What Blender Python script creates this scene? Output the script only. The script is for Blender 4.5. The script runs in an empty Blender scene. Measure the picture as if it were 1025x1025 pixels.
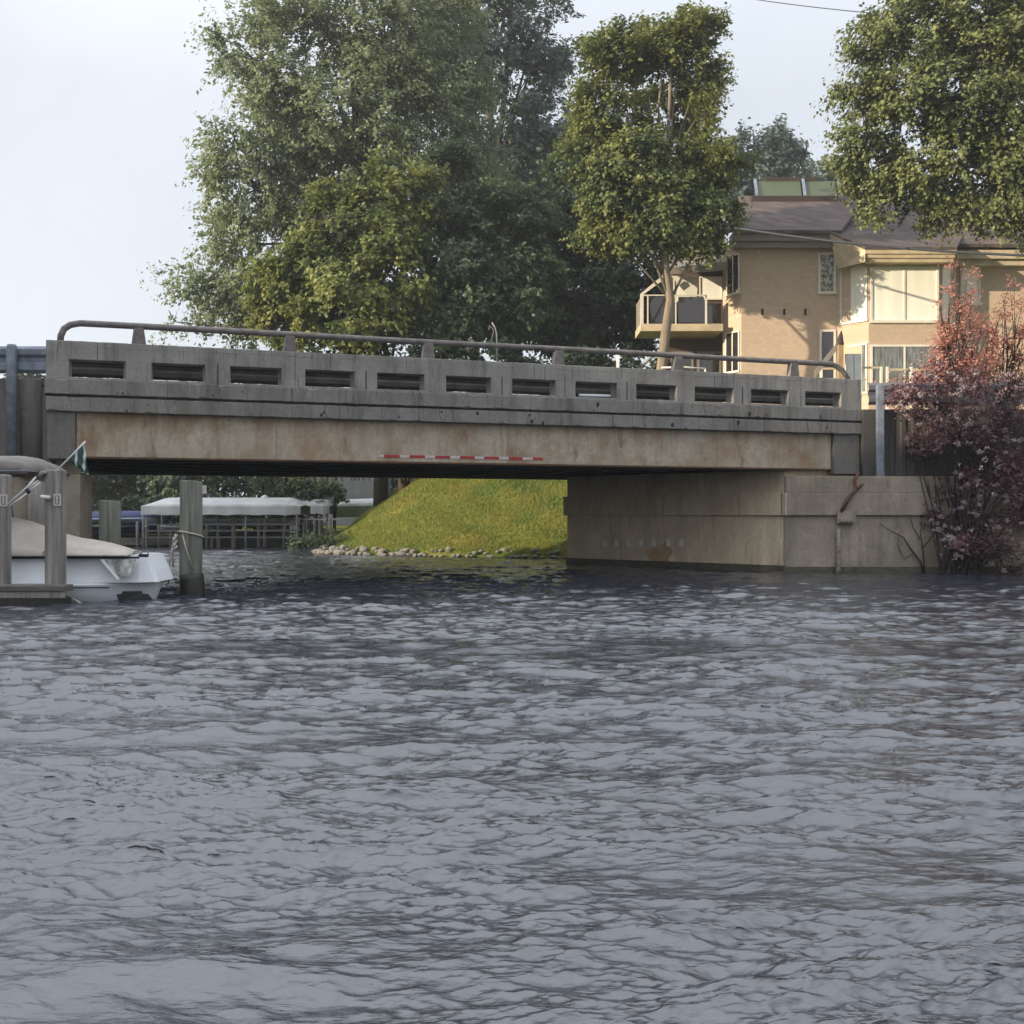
import bpy, math, random
import numpy as np
from mathutils import Vector, Matrix
random.seed(7)
rng = np.random.default_rng(11)
S = bpy.context.scene
R = math.radians

# ------------------------------------------------------------------ camera, world, sun, exposure
F, CX, HY, CAMZ = 1105.0, 512.5, 516.0, 1.5          # focal length (px), centre column, horizon row, eye height
cam = bpy.data.cameras.new("camera"); camo = bpy.data.objects.new("camera", cam)
S.collection.objects.link(camo); S.camera = camo
camo.location = (0, 0, CAMZ); camo.rotation_euler = (R(90), 0, 0)
cam.sensor_width = 36; cam.lens = F / 1025 * 36
cam.shift_y = (HY - 512.5) / 1025; cam.clip_end = 3000; cam.clip_start = 0.05

SUN_EL, SUN_AZ = R(13), R(24)                         # the azimuth: from the left, turned this much towards the camera
tosun = Vector((-math.cos(SUN_AZ) * math.cos(SUN_EL), -math.sin(SUN_AZ) * math.cos(SUN_EL), math.sin(SUN_EL)))
W = bpy.data.worlds.new("World"); S.world = W; W.use_nodes = True
nt = W.node_tree; bg = nt.nodes["Background"]
sky = nt.nodes.new("ShaderNodeTexSky"); sky.sky_type = 'NISHITA'; sky.sun_disc = False
sky.sun_elevation = SUN_EL; sky.sun_rotation = math.atan2(tosun.x, tosun.y)
sky.air_density = 1.0; sky.dust_density = 2.0; sky.ozone_density = 2.5
hz = nt.nodes.new("ShaderNodeMix"); hz.data_type = 'RGBA'       # thin evening overcast: the blue sky veiled by pale cloud
hz.inputs[0].default_value = 0.72; hz.inputs[7].default_value = (7.5, 7.9, 8.5, 1)
tc = nt.nodes.new("ShaderNodeTexCoord"); nz = nt.nodes.new("ShaderNodeTexNoise"); nz.inputs["Scale"].default_value = 2.2
nz.inputs["Detail"].default_value = 5
mr = nt.nodes.new("ShaderNodeMapRange"); mr.inputs[1].default_value = .3; mr.inputs[2].default_value = .7
mr.inputs[3].default_value = .68; mr.inputs[4].default_value = .88
nt.links.new(tc.outputs["Generated"], nz.inputs["Vector"]); nt.links.new(nz.outputs["Fac"], mr.inputs[0])
nt.links.new(mr.outputs[0], hz.inputs[0])
nt.links.new(sky.outputs[0], hz.inputs[6])
sx = nt.nodes.new("ShaderNodeSeparateXYZ"); nt.links.new(tc.outputs["Generated"], sx.inputs[0])   # a veiled sky is brighter towards the zenith
zr_ = nt.nodes.new("ShaderNodeMapRange"); zr_.inputs[1].default_value = .35; zr_.inputs[2].default_value = 1.; zr_.inputs[3].default_value = 1.; zr_.inputs[4].default_value = 2.3
nt.links.new(sx.outputs[2], zr_.inputs[0])
vm = nt.nodes.new("ShaderNodeVectorMath"); vm.operation = 'SCALE'; nt.links.new(hz.outputs[2], vm.inputs[0]); nt.links.new(zr_.outputs[0], vm.inputs["Scale"])
xr_ = nt.nodes.new("ShaderNodeMapRange"); xr_.inputs[1].default_value = -1; xr_.inputs[3].default_value = 1.1; xr_.inputs[4].default_value = .86   # and brighter on the sunset side
nt.links.new(sx.outputs[0], xr_.inputs[0]); vn = nt.nodes.new("ShaderNodeVectorMath"); vn.operation = 'SCALE'
nt.links.new(vm.outputs[0], vn.inputs[0]); nt.links.new(xr_.outputs[0], vn.inputs["Scale"]); nt.links.new(vn.outputs[0], bg.inputs["Color"])
bg.inputs["Strength"].default_value = 0.077
sun = bpy.data.lights.new("sun", 'SUN'); suno = bpy.data.objects.new("sun", sun); S.collection.objects.link(suno)
sun.energy = 4.9; sun.angle = R(0.6); sun.color = (1.0, 0.85, 0.62)
suno.rotation_euler = tosun.to_track_quat('Z', 'Y').to_euler()
S.view_settings.view_transform = 'Standard'; S.view_settings.look = 'None'
S.view_settings.exposure = 0.74; S.view_settings.gamma = 1.0
S.cycles.max_bounces = 6; S.cycles.diffuse_bounces = 3; S.cycles.glossy_bounces = 3
S.cycles.transmission_bounces = 3; S.cycles.transparent_max_bounces = 4; S.cycles.use_denoising = True
S.cycles.caustics_reflective = False; S.cycles.caustics_refractive = False

def at(px, py, Y):
    return Vector(((px - CX) / F * Y, Y, CAMZ - (py - HY) / F * Y))
def xat(px, Y): return (px - CX) / F * Y
def zat(py, Y): return CAMZ - (py - HY) / F * Y

# ------------------------------------------------------------------ materials
def nodes(name):
    m = bpy.data.materials.new(name); m.use_nodes = True
    n = m.node_tree; return m, n, n.nodes["Principled BSDF"]
def col4(c): return (c[0], c[1], c[2], 1)
def tex_noise(n, scale, detail=5, rough=.6, stretch=None, coord="Object"):
    t = n.nodes.new("ShaderNodeTexCoord"); mp = n.nodes.new("ShaderNodeMapping")
    if stretch: mp.inputs["Scale"].default_value = stretch
    z = n.nodes.new("ShaderNodeTexNoise"); z.inputs["Scale"].default_value = scale
    z.inputs["Detail"].default_value = detail; z.inputs["Roughness"].default_value = rough
    n.links.new(t.outputs[coord], mp.inputs[0]); n.links.new(mp.outputs[0], z.inputs["Vector"])
    return z.outputs["Fac"]
def ramp(n, src, lo, hi, a=0., b=1.):
    r = n.nodes.new("ShaderNodeMapRange"); r.inputs[1].default_value = lo; r.inputs[2].default_value = hi
    r.inputs[3].default_value = a; r.inputs[4].default_value = b
    n.links.new(src, r.inputs[0]); return r.outputs[0]
def mixc(n, fac, a, b):
    x = n.nodes.new("ShaderNodeMix"); x.data_type = 'RGBA'
    if isinstance(fac, float): x.inputs[0].default_value = fac
    else: n.links.new(fac, x.inputs[0])
    for i, c in ((6, a), (7, b)):
        if isinstance(c, (tuple, list)): x.inputs[i].default_value = col4(c)
        else: n.links.new(c, x.inputs[i])
    return x.outputs[2]
def bump(n, p, src, strength, dist=.02):
    b = n.nodes.new("ShaderNodeBump"); b.inputs["Strength"].default_value = strength; b.inputs["Distance"].default_value = dist
    n.links.new(src, b.inputs["Height"]); n.links.new(b.outputs[0], p.inputs["Normal"]); return b
def simple(name, c, rough=.6, c2=None, scale=6., metal=0., bmp=0., stretch=None, spec=.4):
    m, n, p = nodes(name); p.inputs["Roughness"].default_value = rough; p.inputs["Metallic"].default_value = metal
    p.inputs["Specular IOR Level"].default_value = spec
    c2 = c2 or tuple(x * .7 for x in c)
    z = tex_noise(n, scale, stretch=stretch)
    n.links.new(mixc(n, ramp(n, z, .35, .65), c, c2), p.inputs["Base Color"])
    if bmp: bump(n, p, tex_noise(n, scale * 5, stretch=stretch), bmp)
    return m
def concrete(name, c, dark, stain=None, stain_amt=.0, streak=.6):
    m, n, p = nodes(name); p.inputs["Roughness"].default_value = .88; p.inputs["Specular IOR Level"].default_value = .25
    base = mixc(n, ramp(n, tex_noise(n, 1.3, 6, .65), .3, .7), c, tuple(x * .72 for x in c))
    spk = ramp(n, tex_noise(n, 17, 5, .75), .5, .66)
    base = mixc(n, spk, base, tuple(x * .68 for x in c))
    st = ramp(n, tex_noise(n, 1.6, 5, .7, (1.6, 1.6, .22)), .5, .74, 0, streak)
    base = mixc(n, st, base, dark)
    st = ramp(n, tex_noise(n, 4.5, 6, .75, (2.2, 2.2, .12)), .56, .64, 0, streak * .8)
    base = mixc(n, st, base, dark)
    st = ramp(n, tex_noise(n, 3.3, 5, .8), .60, .66, 0, .4)
    base = mixc(n, st, base, tuple(min(.8, x * 1.35) for x in c))
    if stain:
        s2 = ramp(n, tex_noise(n, 0.8, 6, .72, (1, 1, .9)), .44, .66, 0, stain_amt)
        base = mixc(n, s2, base, stain)
        s3 = ramp(n, tex_noise(n, 2.3, 6, .75, (1, 1, .35)), .56, .7, 0, stain_amt * .9)
        base = mixc(n, s3, base, tuple(x * .55 for x in stain))
    n.links.new(base, p.inputs["Base Color"])
    bump(n, p, tex_noise(n, 30, 6, .7), .5, .012)
    return m
def leaf_mat(name, a, b, c, trans=.3, rough=.55):
    m, n, p = nodes(name); p.inputs["Roughness"].default_value = rough; p.inputs["Specular IOR Level"].default_value = .35
    at_ = n.nodes.new("ShaderNodeAttribute"); at_.attribute_name = "tint"
    q = mixc(n, ramp(n, at_.outputs["Fac"], 0, 1), a, b)
    z = tex_noise(n, .55, 3, .6)
    q = mixc(n, ramp(n, z, .45, .62), q, c)
    n.links.new(q, p.inputs["Base Color"])
    tr = n.nodes.new("ShaderNodeBsdfTranslucent"); n.links.new(q, tr.inputs["Color"])
    ms = n.nodes.new("ShaderNodeMixShader"); ms.inputs[0].default_value = trans
    n.links.new(p.outputs[0], ms.inputs[1]); n.links.new(tr.outputs[0], ms.inputs[2])
    n.links.new(ms.outputs[0], n.nodes["Material Output"].inputs["Surface"])
    return m
def siding(name, c, c2, row=.16, w=.22, depth=.25, mort=.86):
    m, n, p = nodes(name); p.inputs["Roughness"].default_value = .8; p.inputs["Specular IOR Level"].default_value = .25
    t = n.nodes.new("ShaderNodeTexCoord"); sp = n.nodes.new("ShaderNodeSeparateXYZ"); cb = n.nodes.new("ShaderNodeCombineXYZ")
    ad = n.nodes.new("ShaderNodeMath"); ad.operation = 'ADD'
    n.links.new(t.outputs["Object"], sp.inputs[0]); n.links.new(sp.outputs[0], ad.inputs[0]); n.links.new(sp.outputs[1], ad.inputs[1])
    n.links.new(ad.outputs[0], cb.inputs[0]); n.links.new(sp.outputs[2], cb.inputs[1])
    k = n.nodes.new("ShaderNodeTexBrick"); k.inputs["Scale"].default_value = 1; k.inputs["Brick Width"].default_value = w
    k.inputs["Row Height"].default_value = row; k.inputs["Mortar Size"].default_value = .012
    k.inputs["Color1"].default_value = col4(c); k.inputs["Color2"].default_value = col4(c2); k.inputs["Mortar"].default_value = col4([x * mort for x in c])
    n.links.new(cb.outputs[0], k.inputs["Vector"])
    q = mixc(n, ramp(n, tex_noise(n, .8, 5), .35, .7, 0, .5), k.outputs["Color"], c2)
    n.links.new(q, p.inputs["Base Color"])
    bump(n, p, k.outputs["Fac"], -depth, .012)
    return m
def glass(name, c, rough=.06, c2=None, scale=2., spec=.9, st=(3, 3, .35)):
    m, n, p = nodes(name); p.inputs["Roughness"].default_value = rough; p.inputs["Specular IOR Level"].default_value = spec
    z = tex_noise(n, scale, 3, .6, st)
    n.links.new(mixc(n, ramp(n, z, .35, .65), c, c2 or tuple(x * .8 for x in c)), p.inputs["Base Color"])
    return m

M = {}
M['parapet'] = concrete("weathered_concrete", (.34, .325, .30), (.07, .068, .066), (.16, .14, .12), .5, .8)
M['band'] = concrete("ledge_concrete", (.285, .272, .252), (.06, .057, .055), (.13, .11, .09), .5, .8)
M['girder'] = concrete("rust_stained_concrete", (.52, .445, .345), (.19, .13, .08), (.27, .155, .08), .8, .5)
M['block'] = concrete("grey_concrete", (.20, .188, .172), (.06, .055, .05), (.13, .10, .08), .3)
M['under'] = concrete("dark_concrete", (.05, .045, .045), (.03, .03, .03))  # very dark tone for the underside, joints and cracks
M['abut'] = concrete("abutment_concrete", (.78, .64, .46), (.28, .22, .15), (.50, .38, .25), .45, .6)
M['wing'] = concrete("wing_concrete", (.40, .34, .265), (.15, .12, .10), (.13, .11, .08), .5, .6)
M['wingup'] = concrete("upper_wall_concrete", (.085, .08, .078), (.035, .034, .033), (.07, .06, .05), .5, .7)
M['galv'] = simple("galvanised_steel", (.16, .165, .18), .45, (.10, .105, .12), 5, .35, .15)
M['blue'] = simple("blue_grey_paint", (.22, .255, .31), .5, (.12, .135, .16), 4, .1, .1)
M['rail'] = simple("weathered_rail", (.20, .18, .165), .55, (.12, .10, .095), 6, .15, .2)
M['wood'] = simple("grey_wood", (.36, .33, .30), .85, (.17, .155, .14), 2.4, 0, .8, (5, 5, .35))
M['dullbeam'] = simple('dull_weathered_beam', (.12, .112, .105), .85, (.07, .066, .062), 3, 0, .3)
M['algae'] = simple("dark_algae", (.05, .045, .035), .7, (.10, .085, .06), 5, 0, .6)
M['wetwood'] = simple("wet_black_wood", (.018, .016, .015), .35, (.03, .027, .022), 6, 0, .6)
M['greenwood'] = simple("greenish_wood", (.22, .225, .18), .9, (.10, .10, .08), 2.6, 0, .9, (5, 5, .3))
M['dockwood'] = simple("dock_planks", (.17, .155, .14), .85, (.10, .09, .08), 3, 0, .6, (.4, 5, 5))
M['gelcoat'] = simple("white_gelcoat", (.82, .84, .87), .28, (.70, .73, .77), 1.2, 0, .03)
M['canvas'] = simple("tan_canvas", (.55, .495, .44), .85, (.42, .37, .32), 2.0, 0, .35)
M['bimini'] = simple("taupe_canvas", (.30, .27, .25), .85, (.2, .18, .165), 2.0, 0, .3)
M['black'] = simple("black", (.012, .012, .015), .5)
M['white'] = simple("white_paint", (.75, .75, .73), .5, (.62, .62, .60), 3)
M['red'] = simple("red_reflective", (.40, .03, .035), .4, (.30, .025, .03), 8)
M['wstrip'] = simple("white_reflective", (.62, .56, .54), .4, (.5, .44, .42), 8)
M['rope'] = simple("pale_rope", (.45, .43, .38), .9, (.3, .28, .25), 20)
M['flag'] = simple("green_white_cloth", (.035, .075, .06), .8, (.55, .6, .58), 5.5, 0, .2)
M['tarp'] = simple("pale_grey_canopy", (.64, .64, .63), .7, (.46, .47, .47), 1.0, 0, .3)
M['bluecover'] = simple("navy_boat_cover", (.035, .05, .16), .6, (.02, .03, .09), 2)
M['bark'] = simple("brown_grey_bark", (.105, .085, .068), .95, (.055, .045, .038), 2.2, 0, .9, (6, 6, .5))
M['lightbark'] = simple("pale_bark", (.25, .20, .145), .9, (.15, .12, .09), 2.0, 0, .6, (3, 3, .6))
M['stem'] = simple("dark_stems", (.05, .035, .03), .9, (.03, .02, .02), 8)
M['rock'] = simple("pale_stone", (.27, .25, .22), .9, (.14, .13, .11), 7, 0, .6)
M['siding'] = siding("tan_shingle_siding", (.56, .425, .32), (.47, .355, .27))
M['roof'] = siding("brown_roof_shingles", (.15, .108, .095), (.075, .058, .055), .3, .42, .8, .5)
M['trim'] = simple("cream_trim", (.60, .49, .34), .55, (.42, .34, .23), 2)
M['greytrim'] = simple("grey_tan_fascia", (.25, .22, .19), .6, (.20, .175, .15), 2)
M['wtrim'] = simple("white_window_trim", (.74, .70, .62), .45, (.66, .62, .54), 3)
M['darktrim'] = simple("dark_brown_board", (.05, .035, .03), .7)
M['glassdark'] = glass("dark_glass", (.03, .026, .025))
M['glassblind'] = glass("glass_over_cream_blind", (.90, .88, .80), .12, (.80, .78, .68), .7, .5)
M['glasscurtain'] = glass("glass_over_grey_curtain", (.22, .24, .22), .08, (.07, .065, .06), 5)
M['glass_twig_reflection'] = glass("glass_with_reflected_twigs", (.6, .6, .56), .05, (.09, .08, .07), 7, st=(1, 1, .8))  # twig reflections painted into the pane colour
M['glassgreen'] = glass("skylight_painted_reflection", (.055, .07, .03), .5, (.075, .09, .04), 3, .25)  # reflected green painted into the pane colour
M['shadowwall'] = siding("shaded_recess_wall", (.12, .085, .07), (.09, .065, .055))  # shade of the recess put into a darkened siding colour
M['cable'] = simple("blue_grey_cable", (.04, .045, .06), .5)
M['wooden'] = simple("tan_wood_post", (.38, .27, .15), .8, (.25, .17, .10), 3, 0, .3)
M['shed'] = simple("blue_grey_shed", (.07, .085, .12), .8, (.05, .06, .085), 1.5)
M['sign'] = simple("white_sign", (.7, .7, .7), .5)
M['rusty'] = simple("rusty_steel", (.15, .075, .04), .9, (.08, .045, .03), 9, 0, .4)

# leaves
M['lf_silver'] = leaf_mat("leaf_silver_maple", (.19, .225, .12), (.30, .34, .19), (.14, .18, .09), .4)
M['lf_yellow'] = leaf_mat("leaf_yellow_green_maple", (.16, .20, .055), (.28, .29, .09), (.11, .15, .055), .38)
M['lf_blue'] = leaf_mat("leaf_blue_green", (.10, .14, .12), (.17, .21, .18), (.08, .12, .10), .35)
M['lf_dark'] = leaf_mat("leaf_dark_green", (.075, .11, .065), (.13, .165, .09), (.06, .095, .065), .35)
M['lf_shaded'] = leaf_mat("leaf_shaded_green", (.09, .13, .065), (.155, .20, .10), (.07, .11, .065), .35)  # darker leaf colour carrying the shade on the dome's right side
M['lf_young'] = leaf_mat("leaf_green_maple", (.15, .18, .05), (.26, .27, .085), (.09, .13, .05), .36)
M['lf_right'] = leaf_mat("leaf_olive_maple", (.145, .175, .06), (.24, .26, .10), (.10, .13, .05), .36)
M['lf_red'] = leaf_mat("leaf_salmon_red", (.46, .21, .16), (.60, .33, .25), (.42, .16, .14), .4)
M['lf_purple'] = leaf_mat("leaf_purple_red", (.13, .06, .065), (.26, .13, .14), (.09, .055, .055), .3)
M['petal'] = leaf_mat("petal_pale_pink", (.42, .34, .35), (.55, .48, .49), (.36, .25, .27), .3)

def water_mat():
    m, n, p = nodes("lake_water")
    p.inputs["IOR"].default_value = 2.2; p.inputs["Roughness"].default_value = .03
    q = mixc(n, ramp(n, tex_noise(n, .25, 4), .4, .65), (.030, .033, .046), (.022, .024, .031))
    n.links.new(q, p.inputs["Base Color"])
    b1 = tex_noise(n, 11, 5, .6, (.5, 1.7, 1)); b = bump(n, p, b1, .9, .014)
    b2 = tex_noise(n, 30, 4, .65, (.55, 1.9, 1))
    c = n.nodes.new("ShaderNodeBump"); c.inputs["Strength"].default_value = .6; c.inputs["Distance"].default_value = .004
    n.links.new(b2, c.inputs["Height"]); n.links.new(c.outputs[0], b.inputs["Normal"])
    return m
M['water'] = water_mat()
def ground_mat():
    m, n, p = nodes("lawn_grass"); p.inputs["Roughness"].default_value = .95; p.inputs["Specular IOR Level"].default_value = .1
    q = mixc(n, ramp(n, tex_noise(n, .5, 5, .6), .4, .62), (.105, .15, .03), (.25, .225, .045))
    q = mixc(n, ramp(n, tex_noise(n, 7, 5, .75), .45, .7), q, (.075, .095, .03))
    n.links.new(q, p.inputs["Base Color"]); bump(n, p, tex_noise(n, 14, 6, .8), 1., .12)
    return m
M['grass'] = ground_mat()
M['blade'] = leaf_mat("grass_blades", (.12, .175, .03), (.24, .25, .05), (.24, .215, .045), .4)
M['asphalt'] = simple("asphalt", (.05, .05, .052), .9, (.04, .04, .04), 4, 0, .3)

# ------------------------------------------------------------------ mesh helpers
C = S.collection
def tag(o, label=None, cat=None, group=None, kind=None):
    if label: o['label'] = label
    if cat: o['category'] = cat
    if group: o['group'] = group
    if kind: o['kind'] = kind
    return o
def empty(name, loc, rz=0., label=None, cat=None, group=None):
    o = bpy.data.objects.new(name, None); C.objects.link(o); o.location = loc; o.rotation_euler = (0, 0, rz)
    o.empty_display_size = .2
    return tag(o, label, cat, group)
class MB:
    def __init__(s): s.v = []; s.f = []
    def add(s, vs, fs):
        b = len(s.v); s.v += [tuple(x) for x in vs]; s.f += [[b + i for i in f] for f in fs]; return s
    def box(s, x0, x1, y0, y1, z0, z1):
        return s.add([(x0, y0, z0), (x1, y0, z0), (x1, y1, z0), (x0, y1, z0), (x0, y0, z1), (x1, y0, z1), (x1, y1, z1), (x0, y1, z1)],
                     [(0, 3, 2, 1), (4, 5, 6, 7), (0, 1, 5, 4), (1, 2, 6, 5), (2, 3, 7, 6), (3, 0, 4, 7)])
    def prism(s, poly, d):      # poly: 3-D points, extruded by vector d
        n = len(poly); d = Vector(d); a = [Vector(p) for p in poly]; b = [p + d for p in a]
        return s.add(a + b, [list(range(n))[::-1], [n + i for i in range(n)]] + [[i, (i + 1) % n, n + (i + 1) % n, n + i] for i in range(n)])
    def tube(s, pts, r, n=10, cap=True):
        pts = [Vector(p) for p in pts]; rs = r if isinstance(r, (list, tuple)) else [r] * len(pts)
        b = len(s.v); ref = Vector((0.13, .21, 1)).normalized(); prev = None
        for i, p in enumerate(pts):
            t = (pts[min(i + 1, len(pts) - 1)] - pts[max(i - 1, 0)]).normalized()
            if prev is None:
                a = t.cross(ref)
                if a.length < .2: a = t.cross(Vector((1, 0, 0)))
            else: a = prev - t * prev.dot(t)
            a.normalize(); prev = a; c = t.cross(a)
            for k in range(n):
                w = 2 * math.pi * k / n; s.v.append(tuple(p + (a * math.cos(w) + c * math.sin(w)) * rs[i]))
        for i in range(len(pts) - 1):
            for k in range(n):
                s.f.append([b + i * n + k, b + i * n + (k + 1) % n, b + (i + 1) * n + (k + 1) % n, b + (i + 1) * n + k])
        if cap: s.f.append([b + k for k in range(n)][::-1]); s.f.append([b + (len(pts) - 1) * n + k for k in range(n)])
        return s
    def grid(s, rows, closed=False):
        b = len(s.v); w = len(rows[0])
        for r in rows: s.v += [tuple(p) for p in r]
        for i in range(len(rows) - 1):
            for j in range(w - (0 if closed else 1)):
                s.f.append([b + i * w + j, b + i * w + (j + 1) % w, b + (i + 1) * w + (j + 1) % w, b + (i + 1) * w + j])
        return s
    def build(s, name, mat, parent=None, smooth=False, bevel=0., loc=None, solid=0.):
        me = bpy.data.meshes.new(name); me.from_pydata(s.v, [], s.f); me.update()
        import bmesh
        bm = bmesh.new(); bm.from_mesh(me); bmesh.ops.recalc_face_normals(bm, faces=bm.faces); bm.to_mesh(me); bm.free()
        me.materials.append(mat if not isinstance(mat, str) else M[mat])
        o = bpy.data.objects.new(name, me); C.objects.link(o)
        if parent: o.parent = parent
        if loc: o.location = loc
        if smooth:
            for p in me.polygons: p.use_smooth = True
        if bevel:
            m = o.modifiers.new("bevel", 'BEVEL'); m.width = bevel; m.segments = 2; m.limit_method = 'ANGLE'
        if solid:
            m = o.modifiers.new("solid", 'SOLIDIFY'); m.thickness = solid
        return o
def np_mesh(name, V, faces_n, mat, parent=None, tint=None, smooth=False, loc=None):
    """V: (n,3) float array, faces_n: (m,k) index array."""
    me = bpy.data.meshes.new(name); m, k = faces_n.shape
    me.vertices.add(len(V)); me.vertices.foreach_set("co", np.ascontiguousarray(V, dtype=np.float32).ravel())
    me.loops.add(m * k); me.loops.foreach_set("vertex_index", np.ascontiguousarray(faces_n, dtype=np.int32).ravel())
    me.polygons.add(m); me.polygons.foreach_set("loop_start", np.arange(0, m * k, k, dtype=np.int32))
    me.polygons.foreach_set("loop_total", np.full(m, k, dtype=np.int32))
    if smooth: me.polygons.foreach_set("use_smooth", np.ones(m, dtype=bool))
    me.update(calc_edges=True); me.materials.append(M[mat] if isinstance(mat, str) else mat)
    if tint is not None:
        a = me.attributes.new("tint", 'FLOAT', 'POINT'); a.data.foreach_set("value", tint.astype(np.float32))
    o = bpy.data.objects.new(name, me); C.objects.link(o)
    if parent: o.parent = parent
    if loc is not None: o.location = loc
    return o
def copy_tree(o, parent=None):
    c = o.copy(); C.objects.link(c)
    if parent: c.parent = parent
    for ch in list(o.children): copy_tree(ch, c)
    return c

# ------------------------------------------------------------------ bridge frame (s along, t away from the camera, z up)
B0 = np.array([xat(46, F * 3.579 / 176), F * 3.579 / 176])
B1 = np.array([xat(862, F * 3.579 / 136), F * 3.579 / 136])
LEN = float(np.linalg.norm(B1 - B0)); U = (B1 - B0) / LEN; Vv = np.array([-U[1], U[0]])
BANG = math.atan2(U[1], U[0])
def bl(px, py=HY, t=0.):              # where a sight line meets the vertical plane t: (s, z)
    d = np.array([(px - CX) / F, 1.]); k = (t + B0 @ Vv) / (d @ Vv)
    return float((k * d - B0) @ U), float(CAMZ + k * (HY - py) / F)
def bw(s, t, z=0.): p = B0 + U * s + Vv * t; return Vector((p[0], p[1], z))
def tolocal(x, y): p = np.array([x, y]) - B0; return float(p @ U), float(p @ Vv)
BW = 10.9                              # width of the deck

# ------------------------------------------------------------------ terrain
FAR = np.array([1.70, 33.9])            # far corner of the right abutment
NEARC = np.array(bw(bl(793)[0], .35)[:2])
skew = (FAR - NEARC)
water_poly = np.array([(-31, -60), (-31, -12), (-38, 0), (-40, 23.4), (-9.9, 23.6), (-12.5, 30), (-17, 40), (-24, 53.4), (-9.2, 53.6), (-8.4, 50), (-8.0, 46.5),
                       (-7.6, 43.6), (-5.6, 41.6), (-2.5, 40.1), (2.0, 38.4), (6., 37.6), (6., 35.5), tuple(FAR + [.6, 0.]), (NEARC[0] + .6, NEARC[1] + .2), (9, 29.4), (60, 29.4), (60, -60)])
def sdist(P, poly):
    d = np.full(len(P), 1e9); inside = np.zeros(len(P), bool)
    for i in range(len(poly)):
        a = poly[i]; b = poly[(i + 1) % len(poly)]; ab = b - a
        t = np.clip(((P - a) @ ab) / (ab @ ab), 0, 1)
        d = np.minimum(d, np.hypot(*(P - (a + t[:, None] * ab)).T))
        c = ((a[1] > P[:, 1]) != (b[1] > P[:, 1]))
        with np.errstate(divide='ignore', invalid='ignore'):
            xi = (b[0] - a[0]) * (P[:, 1] - a[1]) / (b[1] - a[1]) + a[0]
        inside ^= c & (P[:, 0] < xi)
    return np.where(inside, -d, d)
def sm(x, a, b):
    t = np.clip((x - a) / (b - a), 0, 1); return t * t * (3 - 2 * t)
def height(P):
    d = sdist(P, water_poly); x, y = P[:, 0], P[:, 1]
    sh = np.clip(y - 50, 0, 14) * .42; right = sm(x, -10.5 + sh, -7.0 + sh)
    top = .55 + right * 3.6
    slope = .45 + .25 * sm(y, 42, 48) * (1 - sm(x, -4, 2))
    road = sm(y, 22, 24) * (1 - sm(y, 40, 44)) * ((x < -9) | (x > 2))
    hgt = np.where(d < 0, -1.2 * np.clip(-d, 0, 1), np.minimum(.12 + np.clip(d, 0, None) * slope, top + .012 * np.clip(d, 0, 60)))
    # the road embankment behind the wing walls, flat at the road
    emb = (d > .3) & (((y - B0[1]) * U[0] - (x - B0[0]) * U[1] < BW + .5)) & (y > 20) & (abs(x) < 80)
    hgt = np.where(emb & (x < -10.5), 4.15, hgt); hgt = np.where(emb & (x > 7), 4.15, hgt)
    hgt = hgt + .9 * sm(y, 42, 46) * sm(x, 2, 6) * (d > 0)
    n = .05 * np.sin(x * 1.7 + y * .6) + .04 * np.sin(x * .8 - y * 1.9) + .03 * np.sin(3.1 * x + 2.3 * y)
    return hgt + n * (d > 1)
def hz_at(x, y): return float(height(np.array([[x, y]], float))[0])
xs = np.concatenate([np.linspace(-160, -28, 34), np.linspace(-27, 14, 165), np.linspace(15, 160, 50)])
ys = np.concatenate([np.linspace(-70, 20, 20), np.linspace(21, 62, 165), np.linspace(64, 400, 50)])
GX, GY = np.meshgrid(xs, ys); P = np.stack([GX.ravel(), GY.ravel()], 1)
Hh = height(P); nx, ny = len(xs), len(ys)
idx = np.arange(nx * ny).reshape(ny, nx)
fc = np.stack([idx[:-1, :-1], idx[:-1, 1:], idx[1:, 1:], idx[1:, :-1]], -1).reshape(-1, 4)
tag(np_mesh("ground", np.column_stack([P, Hh]), fc, 'grass', smooth=True), kind='structure')
def blades(n, x0, x1, y0, y1, hh, seed):
    g = np.random.default_rng(seed); Q = np.column_stack([g.uniform(x0, x1, n), g.uniform(y0, y1, n)])
    Q = Q[sdist(Q, water_poly) > .12]; z = height(Q); k = len(Q)
    a = g.uniform(0, 6.28, k); h = g.uniform(.5, 1.2, k) * hh; w = .012 + .012 * g.random(k)
    dx, dy = np.cos(a) * w, np.sin(a) * w; lx, ly = g.normal(0, .35, k) * h, g.normal(0, .35, k) * h
    A = np.column_stack([Q[:, 0] - dx, Q[:, 1] - dy, z - .02]); B = np.column_stack([Q[:, 0] + dx, Q[:, 1] + dy, z - .02])
    T = np.column_stack([Q[:, 0] + lx, Q[:, 1] + ly, z + h])
    V = np.stack([A, B, T], 1).reshape(-1, 3)
    return V, np.arange(3 * k).reshape(-1, 3), np.repeat(g.random(k), 3)
V_, F_, T_ = blades(60000, -9, 5, 38, 52, .11, 5)
tag(np_mesh("grass", V_, F_, 'blade', tint=T_), "short lawn grass growing on the sloping bank", "grass", kind='stuff')

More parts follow.
